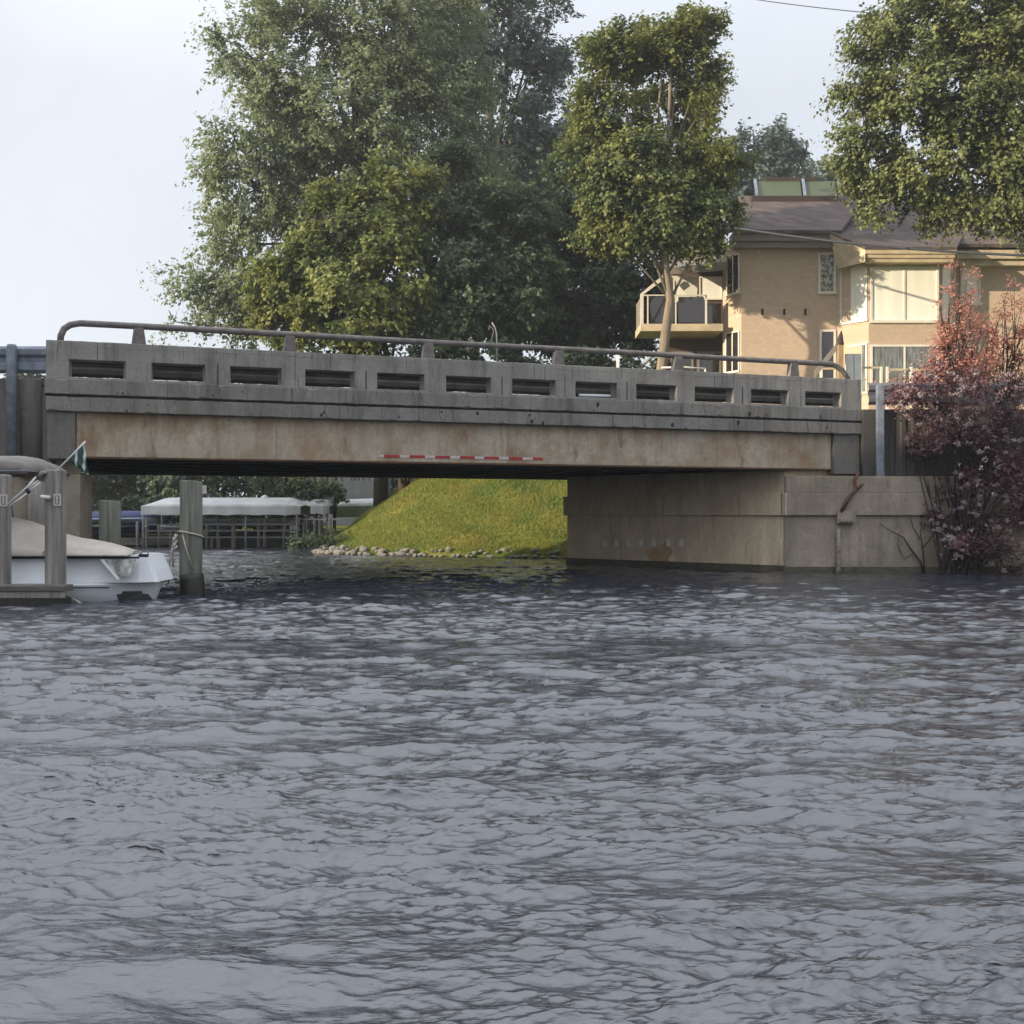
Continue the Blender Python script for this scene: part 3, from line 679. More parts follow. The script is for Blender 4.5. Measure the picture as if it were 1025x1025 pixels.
# blue-green tall tree behind
make_tree("honey_locust", "tall airy blue-green tree with sky showing through behind the dome-shaped maple", "tree", base_at(470, 66),
          lobes_px([(510, 15, 48, 36), (470, 60, 48, 45), (530, 75, 40, 40), (540, 140, 42, 50), (500, 150, 48, 45), (555, 5, 18, 14), (470, -20, 45, 30), (550, 190, 36, 45), (545, 250, 40, 50)], 66),
          'lf_blue', 'bark', 52000, .25, 1.2, .15, .42, 23, cr=(.15, .26), dens=1.0, per=18, scat=.08, wid=.3)
# dark mass behind the pale trunk
make_tree("dark_maple", "dense dark green tree filling the gap left of the pale trunk", "tree", base_at(600, 55),
          lobes_px([(590, 160, 36, 45), (600, 225, 50, 50), (560, 230, 40, 50), (630, 285, 38, 50), (570, 300, 55, 50), (610, 320, 50, 40), (660, 300, 30, 40, 1), (520, 320, 40, 40)], 55),
          'lf_dark', 'bark', 60000, .23, .7, .1, .4, 24, cr=(.17, .28), dens=1.4)
# the young tree with the pale trunk
YT = 44.
tb = base_at(664, YT)
make_tree("pale_trunk_tree", "slender tree with curved pale trunk and tall leafy crown in front of the house balcony", "tree", tb,
          lobes_px([(612, 58, 36, 32), (665, 45, 42, 34), (695, 32, 26, 28), (700, 75, 24, 28), (705, 105, 20, 28), (650, 96, 24, 12, 2), (598, 105, 24, 34), (590, 150, 26, 34), (632, 128, 26, 22), (640, 175, 55, 36), (690, 165, 45, 32),
                    (720, 160, 26, 26), (610, 205, 34, 32), (665, 215, 55, 32), (715, 205, 30, 36), (700, 245, 30, 14), (600, 235, 22, 20), (640, 240, 40, 16), (690, 112, 24, 24, 1)], YT),
          'lf_young', 'lightbark', 112000, .14, .5, .15, .235, 25, cr=(.19, .32), dens=1.9,
          path=[tb[:2] + (tb[2] - .3,), at(662, 372, YT), at(666, 335, YT), at(671, 300, YT), at(667, 275, YT), at(665, 250, YT), at(667, 215, YT), at(668, 150, YT), at(672, 70, YT), at(680, 30, YT)])
# right overhanging tree
make_tree("overhanging_maple", "large olive green maple overhanging the house roof from the right edge", "tree", base_at(1120, 40),
          lobes_px([(875, 40, 32, 38), (925, 20, 45, 38), (985, 40, 50, 45), (1050, 30, 60, 55), (850, 95, 26, 14), (870, 105, 32, 34), (920, 95, 45, 42), (975, 120, 50, 45), (1040, 130, 60, 60),
                    (860, 155, 34, 32), (905, 165, 42, 36), (885, 200, 30, 26), (955, 180, 38, 36), (945, 215, 24, 22), (1000, 190, 42, 36), (1060, 200, 50, 45), (1110, 100, 60, 70), (1130, 0, 60, 50), (950, -30, 70, 30), (1005, 222, 22, 14)], 40),
          'lf_right', 'bark', 150000, .145, .65, .35, .42, 26, cr=(.17, .29), dens=1.45,
          path=[base_at(1120, 40), at(1118, 350, 40), at(1112, 250, 40), at(1095, 160, 40), at(1070, 70, 40), at(1050, 0, 40)])
# trees far behind the house
make_tree("distant_spruce", "small hazy blue-green treetop above the roof left of the skylight", "tree", (xat(770, 90), 90, 5),
          lobes_px([(775, 150, 20, 18), (790, 165, 18, 14), (762, 170, 18, 20), (742, 150, 9, 18), (725, 185, 24, 28), (780, 130, 9, 6)], 90), 'lf_blue', 'bark', 16000, .33, 1.1, .1, .3, 27, cr=(.2, .35), dens=1.6)
make_tree("distant_tree", "small hazy rounded treetop above the roof right of the skylight", "tree", (xat(815, 95), 95, 5),
          lobes_px([(822, 178, 20, 16), (800, 185, 20, 14), (850, 190, 30, 20)], 95), 'lf_blue', 'bark', 8000, .3, .8, .1, .3, 28, cr=(.2, .35), dens=1.5)
# background row beyond the docks
gg = random.Random(9)
bgl = ['far dark tree with its round top above the left guardrail', 'far dark tree seen under the bridge behind the left piling', 'far dark tree seen under the bridge above the blue boat cover', 'far dark tree seen under the bridge behind the rope piling',
       'far dark tree seen under the bridge above the white canopy', 'far dark tree seen under the bridge beside the blue-grey shed', 'far dark tree seen under the bridge at the grass edge']
for i, (px, Y, zt) in enumerate([(22, 82, 13.6), (75, 76, 12.0), (130, 80, 11.5), (190, 76, 12), (250, 79, 13), (315, 90, 13), (385, 84, 13)]):
    x = xat(px, Y); r = 3.4
    make_tree("far_tree", bgl[i], "tree", (x, Y, 1.0), [(x, Y, zt - 2.2, 2.0, 2.0, 2.2), (x + 1.6, Y, zt - 5, r, r, 3), (x - 1.9, Y + .5, zt - 6.5, r, r, 3.2), (x, Y - 1.2, 3.8, r + .6, r, 3.0)],
              'lf_dark', 'bark', 17000, .3, .8, .2, .32, 40 + i, "trees beyond the docks", cr=(.22, .36), dens=1.2)
def bush(name, label, x0, x1, Y, z0, z1, n, leaf, seed, size=.2):
    g = np.random.default_rng(seed); cl = []; w = (z1 - z0)
    o = empty(name, ((x0 + x1) / 2, Y, z0), 0, label, "bush"); m = MB()
    for i in range(int((x1 - x0) * max(5, 1.9 * (z1 - z0)))):
        x = g.uniform(x0, x1) - (x0 + x1) / 2; z = w * g.uniform(.1, .85); cl.append((x, g.uniform(-.6, .6), z, g.uniform(.3, .5), x, 0, -.5))
        if i % 3 == 0: m.tube([(x * .9, 0, -.2), (x, 0, z)], [.04, .015], 5)
    m.build("stems", 'stem', o); V, Fc, T = leaves(cl, n // 8, 8, size, .4, 0, seed, .6); np_mesh("foliage", V, Fc, leaf, o, T); return o
bush("hedge", "dark hedge behind the boat lifts on the far shore", -24, -9.5, 57.2, .4, 2.5, 20000, 'lf_dark', 91)
bush("undergrowth", "dark undergrowth below the dome-shaped maple behind the handrail", -9.3, -.5, 47.5, 3.2, 9.4, 24000, 'lf_dark', 92)
bush("undergrowth", "dark undergrowth between the bent rod and the pale trunk behind the handrail", -.5, 7.4, 48.8, 4.2, 9.4, 22000, 'lf_dark', 93)
bush("undergrowth", "dark foliage left of the dome-shaped maple just above the handrail", -13.5, -9.0, 58, 1.0, 9.8, 12000, 'lf_silver', 94)
# unseen row of trees, added on the left to shade the docks and the bridge
for i, q_ in enumerate((27.5, 20, 12.5, 5, -3, -11, 53, 61)):
    ch, sh_ = math.cos(SUN_AZ), math.sin(SUN_AZ); off = (0, 3, -1, 2, 0, 3, 0, 2)[i]
    x, y = -(46 + off) * ch - sh_ * q_, -(46 + off) * sh_ + ch * q_
    make_tree("added_shade_tree", "large unseen tree added on the left shore to shade the docks and the bridge", "tree", (x, y, .6),
              [(x, y, 10, 4.8, 4.8, 6), (x + 1, y - 2, 7, 4.2, 4.2, 5), (x - 1, y + 2, 8, 4.2, 4.2, 5), (x, y, 16.5, 4.0, 4.2, 4.0), (x, y, 3.6, 4.6, 4.6, 3)], 'lf_dark', 'bark', 20000, .75, 1.2, .1, .4, 70 + i, "added shade trees out of view on the left", cr=(.25, .4), dens=1.2, twig=False)

# ------------------------------------------------------------------ shrubs at the right
YS = 28.3
def shrub(name, label, base, pts, leaf, n, size, seed, stems, flower=0, petals=260):
    g = np.random.default_rng(seed); rg = random.Random(seed); rt = empty(name, base, 0, label, "shrub"); b = np.array(base)
    cl = []; m = MB()
    for (x, y, z, r) in pts:
        for i in range(6):
            d = g.normal(size=3); d /= np.linalg.norm(d); q = np.array([x, y, z]) - b + d * r * g.random() ** .4 * .8
            cl.append((*q, r * .42, 0, 0, z - b[2] - r))
        e = Vector((x, y, z)) - Vector(base)
        for i in range(stems):
            s0 = Vector((rg.uniform(-.5, .5), rg.uniform(-.15, .15), -.1)); mid = s0.lerp(e, .55) + Vector((rg.uniform(-.2, .2), rg.uniform(-.1, .1), .2))
            en = e + Vector((rg.uniform(-r, r) * .6, rg.uniform(-r, r) * .5, rg.uniform(-.2, r * .8)))
            m.tube([s0, mid, en], [.022, .014, .005], 5, False)
    m.build("stems", 'stem', rt)
    V, Fc, T = leaves(cl, n // 8, 8, size, .35, .05, seed, .6)
    np_mesh("foliage", V, Fc, leaf, rt, T)
    if flower:
        fl_ = []
        for i in range(flower):
            x, y, z, r = pts[rg.randrange(len(pts))]; d = Vector((rg.gauss(0, 1), -abs(rg.gauss(0, 1)) - .3, rg.gauss(0, 1))).normalized() * r * rg.uniform(.8, 1.1)
            fl_.append((x + d.x - b[0], y + d.y * .6 - b[1], z + d.z - b[2], rg.uniform(.03, .075), x - b[0], y - b[1], z - b[2] - .3))
        V, Fc, T = leaves(fl_, flower * 14, 2, .05, .05, 0, seed + 1, .8)
        np_mesh("blossoms", V, Fc, 'petal', rt, T)
    return rt
def P4(px, py, Y, r): p = at(px, py, Y); return (p.x, p.y, p.z, r * Y / F)
shrub("flowering_shrub", "wide dark red-leaved shrub dotted with pale pink flower heads on the retaining wall", (xat(960, YS), YS, .1),
      [P4(*a) for a in [(905, 402, 28.6, 18), (930, 415, 28.4, 26), (965, 410, 28.2, 28), (1000, 415, 28.2, 28), (1035, 420, 28.2, 28), (950, 450, 28.2, 28), (985, 460, 28.0, 32), (1020, 465, 28, 32), (925, 445, 28.5, 18),
                        (1000, 500, 28, 30), (965, 495, 28.2, 22), (1035, 520, 28, 32), (990, 545, 28, 24), (920, 390, 28.8, 18), (950, 382, 28.8, 20), (1050, 470, 28, 32), (975, 385, 28.8, 18), (1010, 390, 28.8, 18), (960, 550, 28, 20), (1015, 560, 27.9, 22), (940, 520, 28.3, 14)]],
      'lf_purple', 24000, .068, 31, 3, 260)
YQ = 30.6
shrub("salmon_leaved_tree", "tall salmon-leaved sapling with upright sprigs in front of the sunlit house wall", (xat(955, YQ), YQ, 4.2),
      [P4(*a) for a in [(955, 372, 30.6, 20), (935, 375, 30.4, 14), (975, 365, 30.6, 18), (962, 340, 30.6, 20), (945, 352, 30.5, 14), (958, 312, 30.6, 13), (953, 290, 30.6, 8), (953, 270, 30.6, 5), (968, 275, 30.6, 5), (970, 295, 30.6, 6),
                        (945, 325, 30.5, 7), (941, 305, 30.5, 5), (975, 325, 30.6, 10), (990, 345, 30.7, 11), (985, 330, 30.7, 8), (925, 382, 30.4, 12), (900, 388, 30.3, 10), (882, 390, 30.3, 7)]],
      'lf_red', 7800, .066, 33, 3)
shrub("salmon_leaved_tree", "thin salmon-leaved sapling with slanting sprigs at the right edge of the picture", (xat(1000, YQ + .4), YQ + .4, 4.2),
      [P4(*a) for a in [(1000, 320, 31, 7), (1006, 300, 31, 6), (1012, 283, 31, 5), (1020, 305, 31, 8), (1022, 330, 31, 10), (1008, 345, 31, 9), (1000, 365, 31, 10), (990, 378, 31, 9), (1018, 360, 31, 9), (1040, 340, 31, 14), (1035, 310, 31, 12), (1018, 378, 31, 7)]],
      'lf_red', 4200, .066, 34, 3)
# bare branching stem against the wall
p = at(925, 572, 28.6); o = empty("bare_sapling", (p.x, 28.6, 0), 0, "thin bare forked sapling growing at the waterline against the wall", "sapling")
m = MB()
def px3(a, b): q = at(a, b, 28.6); return (q.x - p.x, 0 + random.uniform(-.03, .03), q.z)
for ln, r0 in (([(925, 574), (921, 562), (912, 550), (904, 538), (893, 532), (880, 524)], .03), ([(925, 572), (924, 550), (921, 535), (923, 515)], .025), ([(914, 553), (905, 560), (898, 545), (900, 535)], .014), ([(924, 548), (934, 535), (944, 528), (948, 520)], .016), ([(921, 540), (914, 528), (910, 512), (905, 498)], .014), ([(923, 530), (930, 518), (938, 506)], .01)):
    m.tube([px3(*q) for q in ln], [r0 * (1 - .75 * i / (len(ln) - 1)) for i in range(len(ln))], 6)
m.build("stem", 'stem', o, smooth=True)
p4 = [(rx, 28.6, zz, .22) for rx, zz in ((xat(921, 28.6), zat(520, 28.6)),)]

# ------------------------------------------------------------------ the house
YW = 47.
hs = empty("tan_house", (xat(742, YW), YW, 4.8), 0, "large tan shingled house with brown roof, bay windows and a balcony", "house")
hb = Vector(hs.location)
def hp(px, py, Y=YW): return at(px, py, Y) - hb
def quad(m, pts, d): return m.prism(pts, d)
def wall(name, px0, Y0, px1, Y1, py_top, z_bot, mat, th=.2):
    a = hp(px0, py_top, Y0); b = hp(px1, py_top, Y1); zt = zat(py_top, YW) - hb.z
    d = Vector((b.x - a.x, b.y - a.y, 0)).normalized(); n = Vector((-d.y, d.x, 0)) * th
    return MB().prism([(a.x, a.y, z_bot), (b.x, b.y, z_bot), (b.x, b.y, zt), (a.x, a.y, zt)], n).build(name, mat, hs)
def window(pxa, pya, pxb, pyb, Y0, Y1=None, pane='glassdark', bars=(), fr='wtrim', w=.09, out=.05, name="window"):
    """frame proud of the wall, pane set back; Y0..Y1 lets it follow an angled wall"""
    Y1 = Y1 or Y0; a = hp(pxa, pya, Y0); b = hp(pxb, pya, Y1); zt = (zat(pya, (Y0 + Y1) / 2)) - hb.z; zb = zat(pyb, (Y0 + Y1) / 2) - hb.z
    A = Vector((a.x, a.y, 0)); D = Vector((b.x - a.x, b.y - a.y, 0)); L = D.length; d = D / L; n = Vector((d.y, -d.x, 0))
    if n.y > 0: n = -n
    def bar(s0, s1, z0, z1, o0, o1, m):
        p_ = [A + d * s0 + n * o0, A + d * s1 + n * o0]; m.prism([(p_[0].x, p_[0].y, z0), (p_[1].x, p_[1].y, z0), (p_[1].x, p_[1].y, z1), (p_[0].x, p_[0].y, z1)], n * (o1 - o0))
    m = MB(); bar(0, L, zt - w, zt, -.02, out, m); bar(-.03, L + .03, zb - .02, zb + w, -.02, out + .03, m); bar(0, w, zb + w, zt - w, -.02, out, m); bar(L - w, L, zb + w, zt - w, -.02, out, m)
    for q in bars: bar(L * q - w * .4, L * q + w * .4, zb + w, zt - w, -.02, out - .01, m)
    f = m.build(name, fr, hs)
    m = MB(); bar(w * .9, L - w * .9, zb + w * .9, zt - w * .9, -.015, .012, m); m.build("pane", pane, f)
    return f
zb_ = -1.0
wall("wall", 742, YW, 1150, YW, 244, zb_, 'siding')
wall("wall", 723.5, YW + .95, 742, YW - .0, 244, zb_, 'siding')
# small recessed wing with the balcony
YB = YW + 2.2
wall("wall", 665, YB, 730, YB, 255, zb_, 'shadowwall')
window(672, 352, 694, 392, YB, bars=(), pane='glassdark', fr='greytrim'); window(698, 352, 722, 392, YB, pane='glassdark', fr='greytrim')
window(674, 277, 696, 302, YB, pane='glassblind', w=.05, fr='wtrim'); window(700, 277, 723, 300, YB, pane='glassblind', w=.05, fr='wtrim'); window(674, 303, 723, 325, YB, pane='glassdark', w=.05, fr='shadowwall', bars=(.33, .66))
# balcony: deck box, white side frame with sloping top, rail, two glass bays
yb0, yb1 = YW + .2, YB
a = hp(641, 325, yb0); b = hp(724, 325, yb0); zz = zat(324, yb0) - hb.z
bal = MB().box(a.x, b.x, a.y, YB - hb.y - .01, zz - .32, zz).build("balcony", 'trim', hs, bevel=.02)
m = MB(); x0_ = hp(641, 0, yb0).x; zr_ = zat(296, yb0) - hb.z; y_ = yb0 - hb.y
x1_ = hp(706, 0, yb0).x
def vbar(x, z0, z1, w=.09, y=y_ + .02): m.box(x, x + w, y, y + .08, z0, z1)
vbar(x0_, zz, zat(294, yb0) - hb.z, .14); vbar(hp(648, 0, yb0).x, zz, zr_, .05); vbar(hp(676, 0, yb0).x, zz, zr_, .05); vbar(x1_, zz, zr_ + .02, .08)
m.box(x0_ + .14, x1_ + .06, y_ + .015, y_ + .085, zr_, zr_ + .05)
q0 = hp(641, 294, yb0); q1 = hp(663, 277, yb0)
m.prism([(q0.x, y_ + .02, q0.z), (q0.x + .17, y_ + .02, q0.z), (q1.x + .2, y_ + .02, q1.z - .02), (q1.x + .1, y_ + .02, q1.z + .14)], (0, .08, 0))
m.build("railing", 'wtrim', bal)
m = MB(); m.box(x0_ + .05, x0_ + .11, y_ + .11, YB - hb.y, zz, zr_); m.build("side_panel", 'greytrim', bal)
m = MB(); m.box(hp(650, 0, yb0).x, hp(675, 0, yb0).x, y_ + .05, y_ + .065, zz + .06, zr_ - .04); m.box(hp(679, 0, yb0).x, hp(705, 0, yb0).x, y_ + .05, y_ + .065, zz + .06, zr_ - .04)
m.build("glass_panel", 'glassdark', bal)
# sunshade triangle and soffit roof over the balcony
m = MB(); A_, B_, C_ = hp(672, 276, yb0 + .5), hp(699, 277, yb0 + .5), hp(697, 306, yb0 + .5)
m.prism([A_, B_, C_], (0, .04, 0)); m.build("awning", 'wtrim', bal)
m = MB(); e0, e1 = hp(664, 275, yb0 - .2), hp(728, 270, yb0 - .2); f0, f1 = hp(662, 246, YB + .8), hp(728, 246, YB + .8)
m.prism([e0, e1, f1, f0], (0, 0, .14)); m.build("balcony_roof", 'greytrim', hs)
m = MB(); m.prism([hp(668, 268, yb0 - .25), hp(728, 262, yb0 - .25), hp(728, 270, yb0 - .25), hp(664, 275, yb0 - .25)], (0, .08, 0)); m.build("fascia", 'greytrim', hs)
# windows of the bright angled face
window(727.5, 255, 740.5, 295, YW + .75, YW + .07, bars=(.5,), w=.06); window(726.5, 332, 740.5, 373, YW + .75, YW + .07, bars=(.5,), w=.06)
# main wall windows
window(819, 253, 836.5, 294, YW, pane='glass_twig_reflection'); window(820, 330, 836.5, 392, YW)
window(961, 263, 981, 305.5, YW, pane='glassblind')
window(961, 345, 981, 395, YW, pane='glasscurtain')
# bay: canted sides and a straight front
YF = YW - 1.1
bayw = [(838, YW), (869.5, YF), (940.5, YF), (957, YW)]
for (p0_, y0_), (p1_, y1_) in zip(bayw[:-1], bayw[1:]): wall("bay_wall", p0_, y0_, p1_, y1_, 262, zb_, 'siding', .12)
window(841.5, 266, 868.5, 323, YW - .1, YF + .03, pane='glassblind', w=.07); window(871, 267, 939.5, 323, YF, pane='glassblind', bars=(.5,)); window(942, 267, 955, 323, YF + .1, YW - .1, pane='glassblind', w=.06)
window(843, 345, 868.5, 395, YW - .1, YF + .03, pane='glasscurtain', w=.07); window(871, 345, 939.5, 395, YF, pane='glasscurtain', bars=(.5,)); window(942, 345, 955, 395, YF + .1, YW - .1, pane='glasscurtain', w=.06)
# eaves and roofs
Ye = YW - .45
m = MB(); a, b = hp(733, 233, Ye), hp(838, 233, Ye)
z0_, z1_, z2_ = zat(247, Ye) - hb.z, zat(241, Ye) - hb.z, zat(233, Ye) - hb.z
m.box(a.x, b.x, Ye - hb.y, .25, z1_, z2_).box(a.x + .1, b.x, Ye - hb.y + .12, .25, z0_, z1_ - .004)
m.build("fascia", 'greytrim', hs, bevel=.02)
m = MB(); yr = YW + 4.2; m.prism([hp(731, 233, Ye - .12), hp(842, 234, Ye - .12), hp(868, 199, yr), hp(739, 199, yr)], (0, 0, .14)); m.build("roof", 'roof', hs)
m = MB(); m.prism([hp(731, 233, Ye - .12), hp(739, 199, yr), hp(716, 236, YB + 1.5)], (0, 0, .12)); m.build("roof", 'roof', hs)
m = MB(); m.prism([hp(739, 199, yr) + Vector((0, 0, .0)), hp(1150, 199, yr), hp(1150, 210, yr + 5), hp(739, 210, yr + 5)], (0, 0, .13)); m.build("roof", 'roof', hs)
# right roof plane and its eave
m = MB(); m.prism([hp(832, 246, Ye - .1), hp(1160, 249, Ye - .1), hp(1160, 205, yr), hp(848, 199.5, yr)], (0, 0, .14)); m.build("roof", 'roof', hs)
m = MB(); a, b = hp(955, 250, Ye), hp(1160, 250, Ye); m.box(a.x, b.x, Ye - hb.y, .2, zat(259, Ye) - hb.z, zat(250, Ye) - hb.z); m.box(a.x, b.x, Ye - hb.y + .14, .2, zat(265, Ye) - hb.z, zat(259.3, Ye) - hb.z)
m.build("fascia", 'trim', hs, bevel=.02)
# bay roof with flared left end
Yf = YF - .55
A_, B_, Cc, Dd = hp(830, 234, YW - .55), hp(866, 250, Yf), hp(866, 262, Yf), hp(838, 269, YW - .35)
m = MB(); m.prism([A_, B_, Cc, Dd], (.06, .08, 0)); m.build("bay_gable", 'trim', hs)
m = MB(); E_ = hp(958, 250, Yf); m.prism([A_ + Vector((0, 0, .02)), B_ + Vector((0, 0, .02)), E_ + Vector((0, 0, .02)), hp(965, 236, YW + .6), hp(850, 226, YW + 1.6)], (0, 0, .1)); m.build("bay_roof", 'roof', hs)
m = MB()
for i, (p0_, p1_) in enumerate(((250, 254), (254.3, 258), (258.3, 262))):
    o_ = .05 * i; m.box(B_.x + o_, E_.x - o_, Yf - hb.y + o_, .1, zat(p1_, Yf) - hb.z, zat(p0_, Yf) - hb.z)
m.box(B_.x + .2, E_.x - .15, Yf - hb.y + .5, .0, zat(266.5, YF) - hb.z, zat(262.5, YF) - hb.z)
m.build("bay_fascia", 'trim', hs, bevel=.01)
# skylight box on the roof
Yk = YW + 3.4
sk = MB(); k0, k1 = hp(752, 199, Yk), hp(838, 199, Yk)
sk.box(k0.x, k1.x, k0.y - .1, k0.y + 2.2, k0.z - .35, k0.z + .12)
sk.box(hp(766, 0, Yk + 1.2).x, hp(820, 0, Yk + 1.2).x, k0.y + 1.25, k0.y + 1.6, k0.z + .1, zat(177, Yk + 1.2) - hb.z)
so = sk.build("skylight", 'darktrim', hs, bevel=.02)
def skq(px, t): a_, b_ = hp(px, 197.5, Yk), hp(px - 2, 182, Yk + 1.2); return a_.lerp(b_, t)
for p0_, p1_ in ((760, 803), (806, 838)):
    MB().prism([skq(p0_, 0), skq(p1_, 0), skq(p1_, 1), skq(p0_, 1)], (0, .03, .04)).build("skylight_pane", 'glassgreen', so)
for p0_ in (756, 804, 839):
    MB().prism([skq(p0_, 0) + Vector((0, -.06, .02)), skq(p0_ + 3, 0) + Vector((0, -.06, .02)), skq(p0_ + 3, 1) + Vector((0, -.06, .02)), skq(p0_, 1) + Vector((0, -.06, .02))], (0, .03, .12)).build("skylight_bar", 'blue', so)
# vents on the main wall
for px in (763, 785, 806):
    q = hp(px, 312, YW); MB().box(q.x - .045, q.x + .045, -.04, .01, q.z - .14, q.z + .12).build("wall_vent", 'darktrim', hs)
q = hp(957.5, 256, YW - .5); MB().tube([(q.x, -.55, q.z + .1), (q.x, -.5, q.z - .25), (q.x, -.1, q.z - .6), (q.x, -.1, -.5)], .05, 8).build("downpipe", 'trim', hs, smooth=True)
# deck rail before the house
YD = 44.2
dk = empty("deck_railing", (xat(820, YD), YD, 4.9), 0, "pale thin metal railing with square posts before the lower bay windows", "railing")
def dp(px, py): return at(px, py, YD) - Vector(dk.location)
m = MB()
for p0_, p1_, py in ((862, 882.5, 368), (887, 938, 370), (821, 846, 369)):
    a, b = dp(p0_, py), dp(p1_, py); m.box(a.x, b.x, -.03, .03, a.z - .04, a.z + .04)
m.build("top_rail", 'trim', dk)
for px in (822, 861, 882, 888, 912, 938): a = dp(px, 368); MB().box(a.x - .045, a.x + .045, -.045, .045, 0, a.z + .03).build("post", 'wtrim', dk)
ps = empty("wooden_post", (xat(841, YD - .5), YD - .5, 4.9), 0, "tan wooden post with pointed finial and a slanting stair rail", "post")
def pq(px, py): return at(px, py, YD - .5) - Vector(ps.location)
a = pq(841, 345); MB().box(-.11, .11, -.1, .1, 0, a.z).build("post", 'wooden', ps, bevel=.02)
MB().tube([(0, 0, a.z), (0, 0, a.z + .15), (.02, 0, a.z + .35), (.05, 0, a.z + .55)], [.16, .13, .09, .02], 8).build("finial", 'darktrim', ps)
MB().prism([pq(816, 378), pq(816, 371), pq(838, 343), pq(838, 350)], (0, .1, 0)).build("stair_rail", 'greytrim', ps)
a = at(854.5, 378, YD - .2); o = MB().box(-.32, -.03, -.03, .03, -.6, 1.05).box(.03, .32, -.03, .03, -.6, 1.05).box(-.34, .34, .031, .06, -.7, 1.05).build("white_screen", 'white', loc=(a.x, YD - .2, a.z - .1))
o.location.z = a.z - .1
tag(o, "bright white upright panel beside the wooden post in front of the bay", "panel")
# low ramp rail by the pale trunk
rr = empty("ramp_railing", (xat(650, 42.5), 42.5, 4.6), 0, "low slanting pale rail at the foot of the pale trunk", "railing")
def rq(px, py): return at(px, py, 42.5) - Vector(rr.location)
MB().tube([rq(640, 370), rq(652, 357), rq(662, 355)], .06, 8).build("rail", 'greytrim', rr, smooth=True)
MB().tube([rq(662, 368), rq(684, 367.5), rq(706, 369)], .035, 8).tube([rq(684, 367), rq(684, 380)], .03, 6).tube([rq(706, 369), rq(706, 382)], .03, 6).build("handrail", 'wtrim', rr, smooth=True)

# overhead cables
def cable(name, label, pts, r):
    m = MB(); out = []
    a, b = pts
    for i in range(25):
        t = i / 24; q = Vector(a).lerp(Vector(b), t); q.z -= 4 * .35 * t * (1 - t); out.append(q)
    o = m.tube(out, r, 6).build(name, 'cable', smooth=True); tag(o, label, "cable"); return o
cable("overhead_cable", "thick blue-grey cable sagging in front of the house roof", (at(735, 228, 43), at(1180, 257, 36)), .045)
cable("overhead_wire", "thin dark wire crossing the top right sky into the tree", (at(640, -22, 60), at(1000, 22, 40)), .02)

# ------------------------------------------------------------------ pilings, dock, boat
YP = 18.7
def pile(px0, px1, py_top, py_bot, Y, mat, label, placard=None, name="dock_post"):
    x = xat((px0 + px1) / 2, Y); r = (px1 - px0) / 2 * Y / F; zt = zat(py_top, Y)
    o = empty(name, (x, Y, 0), 0, label, "piling" if r > .18 else "post")
    if r > .18: MB().tube([(0, 0, -1.5), (0, 0, .3), (.01, 0, zt - .03), (.012, 0, zt)], [r * 1.05, r * 1.02, r, r * .93], 20).build("shaft", mat, o, smooth=True)
    else: MB().box(-r, r, -r, r, -1.5, zt).build("shaft", mat, o, bevel=.03)
    return o, x, r, zt
def placard(parent, x, z, y):
    pl = MB().box(x - .06, x + .06, y - .02, y, z - .1, z + .1).build("number_plate", 'wstrip', parent)
    MB().box(x - .04, x + .04, y - .024, y - .02, z - .075, z + .075).build("plate_field", 'bimini', pl)
    MB().box(x - .012, x + .012, y - .028, y - .024, z - .06, z + .06).build("numeral", 'wstrip', pl)
o, x, r, zt = pile(-6, 9, 475, 600, YP, 'wood', "weathered square dock post with number plate at the left edge of the picture"); placard(o, .10, zat(501, YP), -r)
o, x, r, zt = pile(47.5, 64, 470, 590, YP, 'wood', "weathered square dock post carrying the flag pole and a white roll")
placard(o, .09, zat(500.5, YP), -r)
MB().tube([(-.18, -r - .02, zat(497.5, YP)), (-.02, -r - .04, zat(498.5, YP))], .035, 10).build("white_roll", 'white', o, smooth=True)
o, x, r, zt = pile(180, 202, 481, 596, 20.8, 'greenwood', "thick round wooden piling wrapped with pale rope right of the boat", name="mooring_piling")
MB().tube([(0, 0, -.6), (0.03, 0, .12), (.02, 0, .30), (-.01, 0, .42)], [r * 1.16, r * 1.15, r * 1.1, r * 1.02], 18).build("wet_collar", 'wetwood', o, smooth=True)
q = at(203, 490, 20.8); MB().box(r, r + .09, -.02, 0, q.z - .08, q.z + .08).build("number_plate", 'wstrip', o)
pile(99.5, 120, 501, 590, 21.9, 'greenwood', "short round wooden piling standing behind the tan boat cover", name="mooring_piling")
rp = empty("mooring_rope", (x, 20.8, 0), 0, "pale rope knotted around the tall round piling and hanging down to the boat", "rope")
m = MB(); zr0 = zat(535, 20.8)
ring = [(math.cos(a) * (r + .02), math.sin(a) * (r + .02), zr0 + .06 * math.cos(a + 2.4)) for a in np.linspace(0, 2 * math.pi, 25)]
m.tube(ring, .018, 6, False)
for dx, z0, dx2, z1 in ((-.23, zr0 + .02, -.36, .22), (-.22, zr0, -.28, .55), (-.1, zr0 + .02, .1, .5)):
    m.tube([(dx, -r * .9, z0), ((dx + dx2) / 2 - .02, -r - .03, (z0 + z1) / 2 + .05), (dx2, -r * .95, z1)], .016, 6)
m.build("rope_strands", 'rope', rp, smooth=True)
m = MB()
for i in range(5): m.tube([(-.25 + .02 * math.sin(i * 2), -r * .8, zr0 - .05 - i * .05), (-.20 + .02 * math.cos(i * 3), -r - .04, zr0 - .02 - i * .05), (-.27, -r - .02, zr0 - .08 - i * .05)], .025, 6)
m.build("knot", 'rope', rp, smooth=True)

